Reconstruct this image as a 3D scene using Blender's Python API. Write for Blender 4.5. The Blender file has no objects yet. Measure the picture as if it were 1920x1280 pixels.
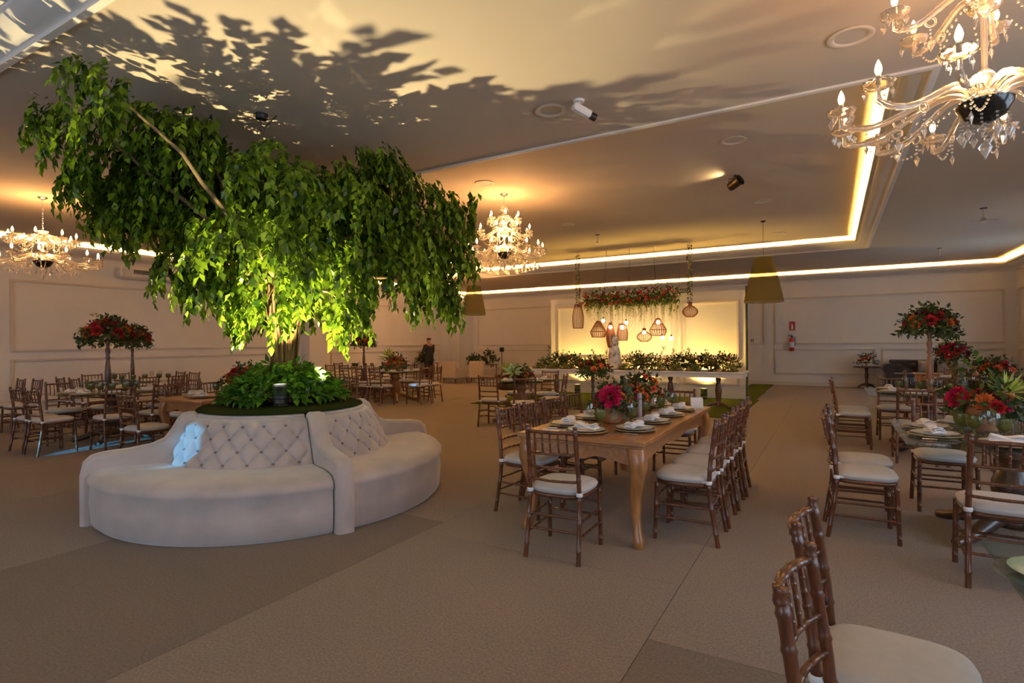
import bpy, math, random
import numpy as np
from mathutils import Vector, Matrix, Euler

# ------------------------------------------------------------------ camera
sc = bpy.context.scene
COL = sc.collection
F_PX, EYE, YAW, ROLL, HOR = 1036.0, 1.5, math.radians(30.1), math.radians(0.48), 642.0
_f = Vector((-math.sin(YAW), math.cos(YAW), 0)); _r = Vector((math.cos(YAW), math.sin(YAW), 0)); _u = Vector((0, 0, 1))
_p = math.atan((HOR - 640) / F_PX)
FWD = _f * math.cos(_p) + _u * math.sin(_p)
UP = _u * math.cos(_p) - _f * math.sin(_p)
CX = _r * math.cos(ROLL) - UP * math.sin(ROLL)
CY = _r * math.sin(ROLL) + UP * math.cos(ROLL)
cam_d = bpy.data.cameras.new('camera'); cam = bpy.data.objects.new('camera', cam_d); COL.objects.link(cam)
cam_d.sensor_width = 36.0; cam_d.lens = 36.0 * F_PX / 1920.0; cam_d.clip_end = 200
M = Matrix((CX, CY, -FWD)).transposed().to_4x4(); M.translation = Vector((0, 0, EYE)); cam.matrix_world = M
sc.camera = cam
def ray(px, py):
    return FWD + CX * ((px - 960) / F_PX) + CY * (-(py - 640) / F_PX)
def atz(px, py, z=0.0):
    r = ray(px, py); return Vector((0, 0, EYE)) + r * ((z - EYE) / r.z)
def aty(px, py, y):
    r = ray(px, py); return Vector((0, 0, EYE)) + r * (y / r.y)
def atd(px, py, d):
    return Vector((0, 0, EYE)) + ray(px, py) * d

# ------------------------------------------------------------------ view, world, daylight
sc.view_settings.view_transform = 'Standard'; sc.view_settings.look = 'None'
sc.view_settings.gamma = 1.0; sc.view_settings.use_curve_mapping = False
sc.view_settings.exposure = 0.40
w = bpy.data.worlds.new('daylight'); sc.world = w; w.use_nodes = True
w.node_tree.nodes['Background'].inputs[0].default_value = (0.62, 0.76, 1.0, 1)
w.node_tree.nodes['Background'].inputs[1].default_value = 5.8
XL, XR, YF, YB, HC, TZ = -14.4, 4.5, -6.0, 20.6, 3.74, 4.0
WINDOWS = [(-4.2, -1.9), (-0.9, 2.6), (3.3, 6.2), (12.2, 13.3), (15.7, 17.5)]
ADDED_DOORS = [(-8.2, -5.6), (-3.4, -0.8)]      # added in the unseen front wall to light the sofa from the front
for k, (a, b) in enumerate(WINDOWS):
    l = bpy.data.lights.new('window_portal', 'AREA'); l.shape = 'RECTANGLE'; l.size = 1.8; l.size_y = b - a
    l.cycles.is_portal = True
    o = bpy.data.objects.new('window_portal', l); COL.objects.link(o)
    o.location = (XR + 0.16, (a + b) / 2, 1.75); o.rotation_euler = (0, math.radians(90), 0)
for a, b in ADDED_DOORS:                                             # in the wall behind the camera
    l = bpy.data.lights.new('added_door_portal', 'AREA'); l.shape = 'RECTANGLE'; l.size = b - a; l.size_y = 2.4
    l.cycles.is_portal = True
    o = bpy.data.objects.new('added_door_portal', l); COL.objects.link(o)
    o.location = ((a + b) / 2, YF - .16, 1.25); o.rotation_euler = (math.radians(90), 0, 0)
def spot(name, loc, target, energy, color, size=60, blend=.4, radius=.03):
    l = bpy.data.lights.new(name, 'SPOT'); l.energy = energy; l.color = color; l.spot_size = math.radians(size)
    l.spot_blend = blend; l.shadow_soft_size = radius
    o = bpy.data.objects.new(name, l); COL.objects.link(o); o.location = loc
    o.rotation_euler = (Vector(target) - Vector(loc)).to_track_quat('-Z', 'Y').to_euler(); return o
def point(name, loc, energy, color, radius=.1):
    l = bpy.data.lights.new(name, 'POINT'); l.energy = energy; l.color = color; l.shadow_soft_size = radius
    o = bpy.data.objects.new(name, l); COL.objects.link(o); o.location = loc; return o
WARM = (1.0, .48, .16); WARM2 = (1.0, .70, .34); GOLD = (1.0, .60, .12)

# added spot lamps outside the front wall, casting the blue patches
for tgt, sz, en in (((-4.93, 2.80, .62), 2.0, 7500), ((-9.45, 3.75, .10), 1.6, 20000), ((-8.98, 10.55, .50), .8, 40000)):
    spot('added_blue_spot', (-6.6, -8.2, 2.0), tgt, en, (.10, .52, 1.0), sz, .12, .02)
# ------------------------------------------------------------------ helpers
R = math.radians
class MB:
    def __init__(s): s.v = []; s.f = []
    def add(s, v, f):
        n = len(s.v); s.v.extend([tuple(p) for p in v]); s.f.extend([tuple(i + n for i in q) for q in f]); return s
    def box(s, c, d, rz=0.0, rx=0.0):
        x, y, z = d[0] / 2, d[1] / 2, d[2] / 2
        vs = [Vector((a * x, b * y, e * z)) for a in (-1, 1) for b in (-1, 1) for e in (-1, 1)]
        m = Euler((rx, 0, rz)).to_matrix(); c = Vector(c)
        return s.add([m @ p + c for p in vs], [(0, 1, 3, 2), (4, 6, 7, 5), (0, 4, 5, 1), (2, 3, 7, 6), (0, 2, 6, 4), (1, 5, 7, 3)])
    def bbox(s, c, d, b=.02):
        """box with chamfered edges"""
        x, y, z = d[0] / 2, d[1] / 2, d[2] / 2; c = Vector(c); b = min(b, x * .9, y * .9, z * .9)
        rings = []
        for zz, k in ((-z, b), (-z + b, 0), (z - b, 0), (z, b)):
            X, Y = x - k, y - k; e = b * .8 if k == 0 else b * .5
            rings.append([(X - e, -Y), (X, -Y + e), (X, Y - e), (X - e, Y), (-X + e, Y), (-X, Y - e), (-X, -Y + e), (-X + e, -Y)])
        vs = [c + Vector((p[0], p[1], zz)) for (zz, _), ring in zip(((-z, 0), (-z + b, 0), (z - b, 0), (z, 0)), rings) for p in ring]
        fs = [tuple(range(7, -1, -1)), tuple(range(24, 32))]
        for k in range(3):
            for i in range(8): fs.append((k * 8 + i, k * 8 + (i + 1) % 8, (k + 1) * 8 + (i + 1) % 8, (k + 1) * 8 + i))
        return s.add(vs, fs)
    def tube(s, path, rad, n=8, cap=True, sq=False):
        P = [Vector(p) for p in path]
        if not hasattr(rad, '__len__'): rad = [rad] * len(P)
        vs = []; ref = None
        for i, p in enumerate(P):
            t = (P[min(i + 1, len(P) - 1)] - P[max(i - 1, 0)]).normalized()
            if ref is None:
                ref = Vector((0, 0, 1)) if abs(t.z) < .9 else Vector((1, 0, 0))
            a = (ref - t * ref.dot(t))
            if a.length < 1e-5: a = t.orthogonal()
            a.normalize(); b = t.cross(a); ref = a
            for k in range(n):
                an = 2 * math.pi * (k + (.5 if sq else 0)) / n
                vs.append(p + (a * math.cos(an) + b * math.sin(an)) * rad[i])
        fs = []
        for i in range(len(P) - 1):
            for k in range(n):
                fs.append((i * n + k, i * n + (k + 1) % n, (i + 1) * n + (k + 1) % n, (i + 1) * n + k))
        if cap:
            fs.append(tuple(range(n - 1, -1, -1))); fs.append(tuple((len(P) - 1) * n + k for k in range(n)))
        return s.add(vs, fs)
    def lathe(s, prof, n=20, c=(0, 0, 0), a0=0.0, a1=2 * math.pi, closed=True):
        c = Vector(c); vs = []; m = n if closed else n + 1
        for r, z in prof:
            for k in range(m):
                an = a0 + (a1 - a0) * k / n
                vs.append(c + Vector((r * math.cos(an), r * math.sin(an), z)))
        fs = []
        for i in range(len(prof) - 1):
            for k in range(n):
                k2 = (k + 1) % m
                fs.append((i * m + k, i * m + k2, (i + 1) * m + k2, (i + 1) * m + k))
        return s.add(vs, fs)
    def ball(s, c, r, n=10, m=6, sz=1.0):
        prof = [(max(r * math.sin(math.pi * i / m), 1e-4), -r * sz * math.cos(math.pi * i / m)) for i in range(m + 1)]
        return s.lathe(prof, n, c)
    def prism(s, poly, z0, z1):
        n = len(poly)
        vs = [(x, y, z0) for x, y in poly] + [(x, y, z1) for x, y in poly]
        fs = [tuple(range(n - 1, -1, -1)), tuple(range(n, 2 * n))] + [(i, (i + 1) % n, n + (i + 1) % n, n + i) for i in range(n)]
        return s.add(vs, fs)
    def xform(s, m):
        s.v = [tuple(m @ Vector(p)) for p in s.v]; return s
    def mesh(s, name, mat, smooth=True):
        me = bpy.data.meshes.new(name); me.from_pydata(s.v, [], s.f); me.update()
        if mat is not None: me.materials.append(mat)
        if smooth:
            me.polygons.foreach_set('use_smooth', [True] * len(me.polygons))
            try: me.set_sharp_from_angle(angle=R(62))
            except Exception: pass
        return me
def leafmesh(name, mat, pos, dirs, nor, L, W, fold=.25, curl=.0):
    """numpy leaf cloud; each leaf 5 verts, 4 tris"""
    pos = np.asarray(pos, float); d = np.asarray(dirs, float); n = np.asarray(nor, float)
    d /= np.linalg.norm(d, axis=1)[:, None] + 1e-9
    s = np.cross(d, n); s /= np.linalg.norm(s, axis=1)[:, None] + 1e-9
    n = np.cross(s, d)
    L = np.broadcast_to(np.asarray(L, float), (len(pos),))[:, None]; W = np.broadcast_to(np.asarray(W, float), (len(pos),))[:, None]
    m = pos + d * L * .45
    v = np.stack([pos, m - s * W + n * W * fold, m + s * W + n * W * fold, pos + d * L - n * L * curl, m], 1).reshape(-1, 3)
    b = (np.arange(len(pos)) * 5)[:, None]
    f = np.concatenate([b + np.array([0, 4, 1]), b + np.array([0, 2, 4]), b + np.array([1, 4, 3]), b + np.array([4, 2, 3])], 0)
    me = bpy.data.meshes.new(name)
    me.vertices.add(len(v)); me.vertices.foreach_set('co', v.ravel())
    me.loops.add(len(f) * 3); me.loops.foreach_set('vertex_index', f.ravel().astype(np.int32))
    me.polygons.add(len(f)); me.polygons.foreach_set('loop_start', np.arange(0, len(f) * 3, 3, dtype=np.int32))
    me.update(calc_edges=True); me.validate()
    if mat is not None: me.materials.append(mat)
    return me

def link(name, data, parent=None, loc=(0, 0, 0), rot=(0, 0, 0), scale=None):
    o = bpy.data.objects.new(name, data); COL.objects.link(o)
    o.location = loc; o.rotation_euler = rot
    if scale is not None: o.scale = scale if hasattr(scale, '__len__') else (scale,) * 3
    if parent is not None: o.parent = parent
    return o
def tag(o, label, cat, group=None, kind=None):
    o['label'] = label; o['category'] = cat
    if group: o['group'] = group
    if kind: o['kind'] = kind
    return o
def thing(name, label, cat, loc=(0, 0, 0), rz=0.0, group=None, scale=None):
    return tag(link(name, None, None, loc, (0, 0, rz), scale), label, cat, group)
def struct(name, me, parent=None, loc=(0, 0, 0)):
    o = link(name, me, parent, loc); o['kind'] = 'structure'; return o
# a template is a list of nodes (name, mesh, loc, rot, scale, children, props)
def N(name, me, loc=(0, 0, 0), rot=(0, 0, 0), scale=None, kids=(), **props): return (name, me, loc, rot, scale, list(kids), props)
def grow(tpl, parent):
    for name, me, loc, rot, scale, kids, props in tpl:
        o = link(name, me, parent, loc, rot, scale)
        for k, v in props.items(): o[k] = v
        grow(kids, o)
def place(tpl, name, label, cat, loc, rz=0.0, group=None, scale=None):
    t = thing(name, label, cat, loc, rz, group, scale); grow(tpl, t); return t
def single(me, name, label, cat, loc, rz=0.0, group=None, scale=None):
    return tag(link(name, me, None, loc, (0, 0, rz), scale), label, cat, group)

# ------------------------------------------------------------------ materials
def mat(name, col=(.8, .8, .8), rough=.6, metal=0.0, spec=.5, sheen=0.0, var=0.0, scale=8.0, bump=0.0, bscale=None, stretch=None, col2=None, kind='noise', trans=0.0, emit=None, estr=0.0, coat=0.0, island=0.0):
    m = bpy.data.materials.new(name); m.use_nodes = True; nt = m.node_tree; nd = nt.nodes; b = nd['Principled BSDF']
    b.inputs['Base Color'].default_value = (*col, 1); b.inputs['Roughness'].default_value = rough; b.inputs['Metallic'].default_value = metal
    b.inputs['Specular IOR Level'].default_value = spec; b.inputs['Sheen Weight'].default_value = sheen
    b.inputs['Coat Weight'].default_value = coat; b.inputs['Coat Roughness'].default_value = .15
    b.inputs['Transmission Weight'].default_value = trans
    if emit is not None:
        b.inputs['Emission Color'].default_value = (*emit, 1); b.inputs['Emission Strength'].default_value = estr
    if var or col2 or bump:
        tc = nd.new('ShaderNodeTexCoord'); mp = nd.new('ShaderNodeMapping'); nt.links.new(tc.outputs['Object'], mp.inputs[0])
        if stretch: mp.inputs['Scale'].default_value = stretch
        tx = nd.new('ShaderNodeTexNoise'); tx.inputs['Scale'].default_value = scale; tx.inputs['Detail'].default_value = 5
        nt.links.new(mp.outputs[0], tx.inputs['Vector'])
        if var or col2:
            c2 = col2 or tuple(max(c * (1 - var), 0) for c in col)
            rp = nd.new('ShaderNodeValToRGB'); rp.color_ramp.elements[0].position = .34; rp.color_ramp.elements[1].position = .68
            rp.color_ramp.elements[0].color = (*c2, 1); rp.color_ramp.elements[1].color = (*col, 1)
            nt.links.new(tx.outputs['Fac'], rp.inputs[0]); nt.links.new(rp.outputs[0], b.inputs['Base Color'])
        if bump:
            t2 = tx
            if bscale:
                t2 = nd.new('ShaderNodeTexNoise'); t2.inputs['Scale'].default_value = bscale; t2.inputs['Detail'].default_value = 3
                nt.links.new(mp.outputs[0], t2.inputs['Vector'])
            bp = nd.new('ShaderNodeBump'); bp.inputs['Strength'].default_value = bump; bp.inputs['Distance'].default_value = .01
            nt.links.new(t2.outputs['Fac'], bp.inputs['Height']); nt.links.new(bp.outputs[0], b.inputs['Normal'])
    return m
def leaf_mat(name, c1, c2, transl=.35, rough=.4):
    m = bpy.data.materials.new(name); m.use_nodes = True; nt = m.node_tree; nd = nt.nodes; b = nd['Principled BSDF']
    g = nd.new('ShaderNodeNewGeometry'); rp = nd.new('ShaderNodeValToRGB')
    rp.color_ramp.elements[0].color = (*c1, 1); rp.color_ramp.elements[1].color = (*c2, 1)
    nt.links.new(g.outputs['Random Per Island'], rp.inputs[0]); nt.links.new(rp.outputs[0], b.inputs['Base Color'])
    b.inputs['Roughness'].default_value = rough; b.inputs['Specular IOR Level'].default_value = .4
    t = nd.new('ShaderNodeBsdfTranslucent'); nt.links.new(rp.outputs[0], t.inputs['Color'])
    mx = nd.new('ShaderNodeMixShader'); mx.inputs[0].default_value = transl
    nt.links.new(b.outputs[0], mx.inputs[1]); nt.links.new(t.outputs[0], mx.inputs[2])
    nt.links.new(mx.outputs[0], nd['Material Output'].inputs[0]); return m
def glass_mat(name, tint, refl=1.0, rough=.03, body=0.0, bodycol=(1, 1, 1)):
    """thin clear glass: see-through with fresnel reflection"""
    m = bpy.data.materials.new(name); m.use_nodes = True; nt = m.node_tree; nd = nt.nodes; nd.remove(nd['Principled BSDF'])
    t = nd.new('ShaderNodeBsdfTransparent'); t.inputs[0].default_value = (*tint, 1)
    g = nd.new('ShaderNodeBsdfGlossy'); g.inputs['Roughness'].default_value = rough
    fr = nd.new('ShaderNodeLayerWeight'); pw = nd.new('ShaderNodeMath'); pw.operation = 'POWER'; pw.inputs[1].default_value = 5.0
    nt.links.new(fr.outputs['Facing'], pw.inputs[0])
    mul = nd.new('ShaderNodeMath'); mul.operation = 'MULTIPLY_ADD'; mul.inputs[1].default_value = .85 * refl; mul.inputs[2].default_value = .05 * refl; nt.links.new(pw.outputs[0], mul.inputs[0])
    mx = nd.new('ShaderNodeMixShader'); nt.links.new(mul.outputs[0], mx.inputs[0])
    src = t
    if body:
        d = nd.new('ShaderNodeBsdfPrincipled'); d.inputs['Base Color'].default_value = (*bodycol, 1); d.inputs['Roughness'].default_value = .2
        m2 = nd.new('ShaderNodeMixShader'); m2.inputs[0].default_value = body
        nt.links.new(t.outputs[0], m2.inputs[1]); nt.links.new(d.outputs[0], m2.inputs[2]); src = m2
    nt.links.new(src.outputs[0], mx.inputs[1]); nt.links.new(g.outputs[0], mx.inputs[2])
    nt.links.new(mx.outputs[0], nd['Material Output'].inputs[0]); return m
def emis(name, col, s):
    m = bpy.data.materials.new(name); m.use_nodes = True; nt = m.node_tree; nd = nt.nodes; nd.remove(nd['Principled BSDF'])
    e = nd.new('ShaderNodeEmission'); e.inputs[0].default_value = (*col, 1); e.inputs[1].default_value = s
    nt.links.new(e.outputs[0], nd['Material Output'].inputs[0]); return m
def wood(name, c1, c2, scale=3.0, stretch=(14, 14, 1), rough=.4, coat=.3, bump=.05):
    return mat(name, c1, rough, col2=c2, scale=scale, stretch=stretch, coat=coat, bump=bump)
m_wall = mat('painted_wall', (.78, .74, .68), .85, var=.04, scale=2, bump=.03, bscale=60)
m_trim = mat('moulding_paint', (.66, .585, .49), .6)
m_ceil = mat('ceiling_paint', (.58, .495, .39), .9, var=.03, scale=1.2)
m_corn = mat('cornice_paint', (.76, .72, .66), .6)
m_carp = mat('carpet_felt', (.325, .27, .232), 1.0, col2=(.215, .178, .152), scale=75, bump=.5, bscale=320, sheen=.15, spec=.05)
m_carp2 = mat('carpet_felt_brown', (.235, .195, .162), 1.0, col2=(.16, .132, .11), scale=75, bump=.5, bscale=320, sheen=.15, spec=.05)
m_turf = mat('green_turf', (.075, .10, .012), 1.0, col2=(.045, .06, .01), scale=90, bump=.7, bscale=300, spec=.05)
m_turfd = mat('dark_turf', (.02, .032, .010), 1.0, col2=(.012, .02, .006), scale=90, bump=.7, bscale=300, spec=.05)
m_chair = wood('chair_lacquered_wood', (.135, .043, .016), (.080, .025, .010), 4, (20, 20, 2), .28, .25, .03)
m_cush = mat('cushion_cloth', (.54, .52, .51), .9, var=.06, scale=20, bump=.12, bscale=300, sheen=.2, spec=.1)
m_tie = mat('cushion_tie_cloth', (.75, .75, .76), .9)
m_oak = wood('honey_oak', (.42, .19, .06), (.26, .105, .030), 2.5, (12, 1.2, 12), .35, .35, .06)
m_oakv = wood('honey_oak_upright', (.42, .19, .06), (.27, .11, .033), 2.5, (12, 12, 1.2), .35, .35, .06)
m_walnut = wood('dark_turned_wood', (.085, .036, .018), (.045, .02, .011), 3, (10, 10, 1.5), .4, .3, .05)
m_midwood = wood('turned_brown_wood', (.26, .115, .045), (.16, .07, .028), 3, (10, 10, 1.5), .45, .2, .05)
m_velvet = mat('beige_velvet', (.50, .43, .405), .85, var=.22, scale=3.2, bump=.05, bscale=200, sheen=.6, spec=.1)
m_button = mat('velvet_button', (.22, .18, .165), .85, sheen=.5, spec=.1)
m_blackv = mat('black_velvet', (.018, .018, .022), .8, var=.3, scale=4, sheen=.3)
m_armch = mat('beige_upholstery', (.50, .43, .36), .9, var=.05, scale=8, sheen=.2, spec=.1)
m_white = mat('white_gloss_paint', (.82, .80, .78), .35, spec=.5)
m_china = mat('white_china', (.82, .82, .82), .15, spec=.6, coat=.5)
m_napk = mat('white_linen', (.80, .80, .82), .9, var=.05, scale=30, bump=.15, bscale=250)
m_paper = mat('white_card', (.82, .80, .80), .8)
m_gold = mat('gold_beaded_rim', (.62, .50, .30), .35, metal=.7, bump=.3, bscale=120)
m_silver = mat('steel_cutlery', (.75, .75, .76), .18, metal=1.0)
m_alu = mat('brushed_aluminium', (.55, .54, .52), .3, metal=1.0)
m_black = mat('black_metal', (.015, .015, .016), .45)
m_terra = mat('terracotta_clay', (.50, .24, .12), .85, var=.15, scale=9, bump=.1)
m_stonepot = mat('aged_gold_pot', (.46, .35, .18), .5, metal=.4, var=.3, scale=10)
m_ggoblet = glass_mat('olive_glass', (.66, .67, .40), .55, .06, .35, (.22, .23, .06))
m_clear = glass_mat('clear_glass', (.93, .95, .95), 1.0, .02)
m_gtop = glass_mat('tabletop_glass', (.80, .90, .86), 1.0, .02)
m_gcharge = glass_mat('smoked_charger_glass', (.66, .70, .66), .9, .08, .30, (.2, .22, .2))
m_cryst = mat('cut_crystal', (.98, .90, .80), .08, spec=.8, trans=.85)
m_bulb = emis('candle_bulb_glow', (1.0, .58, .22), 13)
m_bulbw = emis('filament_bulb_glow', (1.0, .70, .36), 30)
m_led = emis('led_tape_glow', (1.0, .58, .15), 620)
m_leaf = leaf_mat('ficus_leaf', (.016, .055, .005), (.23, .36, .020), .34, .30)
m_leafb = leaf_mat('mound_leaf', (.028, .11, .013), (.12, .28, .025), .3, .3)
m_leafd = leaf_mat('dark_garnish_leaf', (.012, .035, .010), (.06, .10, .022), .25, .4)
m_leafo = leaf_mat('olive_garnish_leaf', (.05, .065, .012), (.17, .17, .035), .3, .5)
m_euca = leaf_mat('grey_green_leaf', (.07, .12, .08), (.17, .24, .16), .2, .6)
m_bark = mat('vine_bark', (.20, .105, .042), .9, col2=(.08, .04, .018), scale=9, stretch=(3, 3, .6), bump=.5, bscale=40)
m_branch = mat('pale_branch', (.24, .17, .075), .85, var=.4, scale=12, bump=.3)
def petal(name, c1, c2): return leaf_mat(name, c1, c2, .25, .6)
m_mag = petal('magenta_petal', (.30, .002, .035), (.62, .008, .10))
m_red = petal('crimson_petal', (.22, .004, .010), (.50, .014, .022))
m_ora = petal('orange_petal', (.50, .10, .012), (.80, .22, .04))
m_coral = petal('coral_petal', (.60, .07, .03), (.85, .20, .09))
m_burg = petal('burgundy_petal', (.06, .006, .010), (.20, .014, .022))
m_succ = leaf_mat('succulent_leaf', (.10, .25, .10), (.30, .50, .25), .2, .5)
m_spider = leaf_mat('striped_lime_leaf', (.22, .34, .03), (.50, .55, .14), .3, .5)
m_shade = mat('olive_pleated_fabric', (.30, .24, .045), .9, var=.15, scale=10, sheen=.2)
m_shade.node_tree.nodes['Principled BSDF'].inputs['Transmission Weight'].default_value = 0
m_cage = wood('red_brown_slat_wood', (.30, .085, .035), (.20, .055, .022), 3, (10, 10, 2), .5, .1, .03)
m_red_p = mat('red_enamel', (.42, .012, .012), .35)
m_cake = mat('cake_icing', (.80, .76, .70), .7)
# ================================================================== the room
def slab(name, x0, x1, y0, y1, z0, z1, m, parent=None):
    return struct(name, MB().box(((x0 + x1) / 2, (y0 + y1) / 2, (z0 + z1) / 2), (x1 - x0, y1 - y0, z1 - z0)).mesh(name, m, False), parent)
floor = slab('floor', XL - .2, XR + .2, YF - .2, YB + .2, -.2, -.006, mat('floor_underlay', (.05, .04, .03), 1))
random.seed(3)
# two metre carpet rolls butted side by side
xs = [-.82 + 2.01 * k for k in range(-7, 4)]
k = 0
for i in range(len(xs) - 1):
    a, b = max(xs[i], XL), min(xs[i + 1], XR)
    if abs(xs[i] + 2.83) < .05: cuts = [YF, 3.45, 11.0, YB]
    elif abs(xs[i] + 4.84) < .05: cuts = [YF, 3.72, 12.0, YB]
    elif abs(xs[i] + .82) < .05: cuts = [YF, 2.75, 12.9, YB]
    else: cuts = [YF, random.uniform(-2, 3), random.uniform(7, 13), YB]
    for j in range(len(cuts) - 1):
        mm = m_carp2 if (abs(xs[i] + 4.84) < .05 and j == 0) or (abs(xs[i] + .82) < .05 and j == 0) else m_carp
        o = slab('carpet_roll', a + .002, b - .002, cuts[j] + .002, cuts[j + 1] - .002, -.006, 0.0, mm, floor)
slab('green_turf_mat', -7.75, -1.68, 11.3, 17.6, .0005, .012, m_turf, floor)
slab('green_turf_mat', -1.68 + .004, -1.60, 11.3, 15.1, .0005, .012, m_turf, floor)
slab('green_turf_mat', -2.4, -1.72, 17.65, 20.55, .0005, .012, m_turf, floor)

def frame(rects, depth, wdt, axis, at, sgn):
    """one raised moulding frame per rectangle on a wall plane"""
    out = []
    for u0, u1, z0, z1 in rects:
        mb = MB()
        for (w_, d_) in ((wdt, depth * .6), (wdt * .5, depth)):
            o_ = wdt * .5
            for (a0, a1, b0, b1) in ((u0 - w_ / 2, u1 + w_ / 2, z0 - w_ / 2, z0 + w_ / 2), (u0 - w_ / 2, u1 + w_ / 2, z1 - w_ / 2, z1 + w_ / 2),
                                     (u0 - w_ / 2, u0 + w_ / 2, z0 + w_ / 2, z1 - w_ / 2), (u1 - w_ / 2, u1 + w_ / 2, z0 + w_ / 2, z1 - w_ / 2)):
                c = ((a0 + a1) / 2, (b0 + b1) / 2)
                if axis == 'y': mb.box((c[0], at + sgn * d_ / 2, c[1]), (a1 - a0, d_, b1 - b0))
                else: mb.box((at + sgn * d_ / 2, c[0], c[1]), (d_, a1 - a0, b1 - b0))
        out.append(mb.mesh('panel_moulding', m_trim, False))
    return out
wb = slab('wall_back', XL - .2, XR + .2, YB, YB + .2, 0, 4.2, m_wall)
for me in frame([(-1.66, 4.22, 1.39, 2.89), (-1.66, 1.14, .40, 1.19), (1.35, 4.22, .40, 1.19), (-13.66, -7.9, 1.39, 2.97), (-13.66, -9.2, .40, 1.17), (-8.9, -4.5, .4, 1.17), (-7.5, -2.0, 1.39, 2.95)], .05, .052, 'y', YB, -1):
    link('panel_moulding', me, wb)
wl = slab('wall_left', XL - .2, XL, YF, YB, 0, 4.2, m_wall)
for me in frame([(4.6, 11.4, 1.42, 2.85), (4.6, 11.4, .35, 1.22), (12.85, 18.7, 1.42, 2.9), (12.85, 18.7, .35, 1.2), (-4.0, 4.2, 1.42, 2.85), (-4.0, 4.2, .35, 1.22)], .05, .052, 'x', XL, 1):
    link('panel_moulding', me, wl)
slab('wall_left_pilaster', XL, XL + .32, 11.72, 12.38, 0, 3.44, m_wall, wl)
slab('wall_corner_pilaster', XL, XL + .45, 19.5, YB, 0, 3.44, m_wall, wl)
mb = MB(); xs_ = [XL - .2] + [v for ab in ADDED_DOORS for v in ab] + [XR + .2]
for i in range(0, len(xs_), 2): mb.box(((xs_[i] + xs_[i + 1]) / 2, YF - .1, 2.1), (xs_[i + 1] - xs_[i], .2, 4.2))
for a, b in ADDED_DOORS: mb.box(((a + b) / 2, YF - .1, 3.35), (b - a, .2, 1.7))
wf = struct('wall_front', mb.mesh('wall_front', m_wall, False))
for k, (a, b) in enumerate(ADDED_DOORS):  # unseen doors, added to let in frontal daylight
    mb = MB()
    for x in (a + .04, (a + b) / 2, b - .04): mb.box((x, YF - .1, 1.25), (.08, .06, 2.5))
    for z in (.04, 2.46): mb.box(((a + b) / 2, YF - .1, z), (b - a, .06, .08))
    do = struct('added_door_%d' % (k + 1), mb.mesh('added_door_frame', m_white, False))
    for x in ((a * .75 + b * .25), (a * .25 + b * .75)): link('pane', MB().box((x, YF - .1, 1.25), ((b - a) / 2 - .1, .008, 2.34)).mesh('pane', m_clear, False), do)
# right wall with four windows
mb = MB(); ys = [YF] + [v for ab in WINDOWS for v in ab] + [YB]
def rb(y0, y1, z0, z1): mb.box((XR + .1, (y0 + y1) / 2, (z0 + z1) / 2), (.2, y1 - y0, z1 - z0))
for i in range(0, len(ys), 2): rb(ys[i], ys[i + 1], 0, 4.2)
for a, b in WINDOWS: rb(a, b, 0, .85); rb(a, b, 2.65, 4.2)
wr = struct('wall_right', mb.mesh('wall_right', m_wall, False))
for me in frame([(11.0, 15.2, .40, 1.19), (15.5, 20.2, .40, 1.19), (11.0, 20.2, 1.39, 2.89)], .05, .052, 'x', XR, -1): link('panel_moulding', me, wr)
for k, (a, b) in enumerate(WINDOWS):
    mb = MB(); x = XR + .1
    for y in (a + .03, (a + b) / 2, b - .03): mb.box((x, y, 1.75), (.06, .06, 1.8))
    for z in (.88, 1.75, 2.62): mb.box((x, (a + b) / 2, z), (.06, b - a, .06))
    wo = struct('window_%d' % (k + 1), mb.mesh('window_frame', m_white, False))
    link('pane', MB().box((x, (a + b) / 2, 1.75), (.008, b - a - .1, 1.74)).mesh('pane', m_clear, False), wo)
# baseboards
for nm, c, d in (('baseboard_back', ((XL + XR) / 2, YB - .012, .06), (XR - XL, .024, .12)), ('baseboard_left', (XL + .012, (YF + YB) / 2, .06), (.024, YB - YF, .12))):
    struct(nm, MB().box(c, d).mesh(nm, m_trim, False))
# ceiling with two coffered trays
TR = [(-10.4, .79, 5.64, 15.95), (-10.4, .79, -4.6, 1.80)]
mb = MB(); z = HC
def cs(x0, x1, y0, y1): mb.add([(x0, y0, z), (x0, y1, z), (x1, y1, z), (x1, y0, z)], [(0, 1, 2, 3)])
X0, X1 = TR[0][0], TR[0][1]
cs(XL - .1, X0, YF - .1, YB + .1); cs(X1, XR + .1, YF - .1, YB + .1)
cs(X0, X1, YF - .1, TR[1][2]); cs(X0, X1, TR[1][3], TR[0][2]); cs(X0, X1, TR[0][3], YB + .1)
ceil = struct('ceiling', mb.mesh('ceiling', m_ceil, False))
def ring_sweep(rect, prof):
    x0, x1, y0, y1 = rect; mb = MB(); vs = []
    for d, z in prof: vs += [(x0 + d, y0 + d, z), (x1 - d, y0 + d, z), (x1 - d, y1 - d, z), (x0 + d, y1 - d, z)]
    fs = []
    for i in range(len(prof) - 1):
        for k in range(4): fs.append((i * 4 + k, i * 4 + (k + 1) % 4, (i + 1) * 4 + (k + 1) % 4, (i + 1) * 4 + k))
    return mb.add(vs, fs)
PT = [(0, HC), (0, HC - .02), (.05, HC - .02), (.065, HC + .01), (.11, HC + .02), (.18, HC + .05), (.235, HC + .10), (.25, HC + .13), (.30, HC + .13), (.30, HC + .175), (.255, HC + .175), (.255, HC + .14), (0, HC + .14), (0, TZ)]
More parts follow.
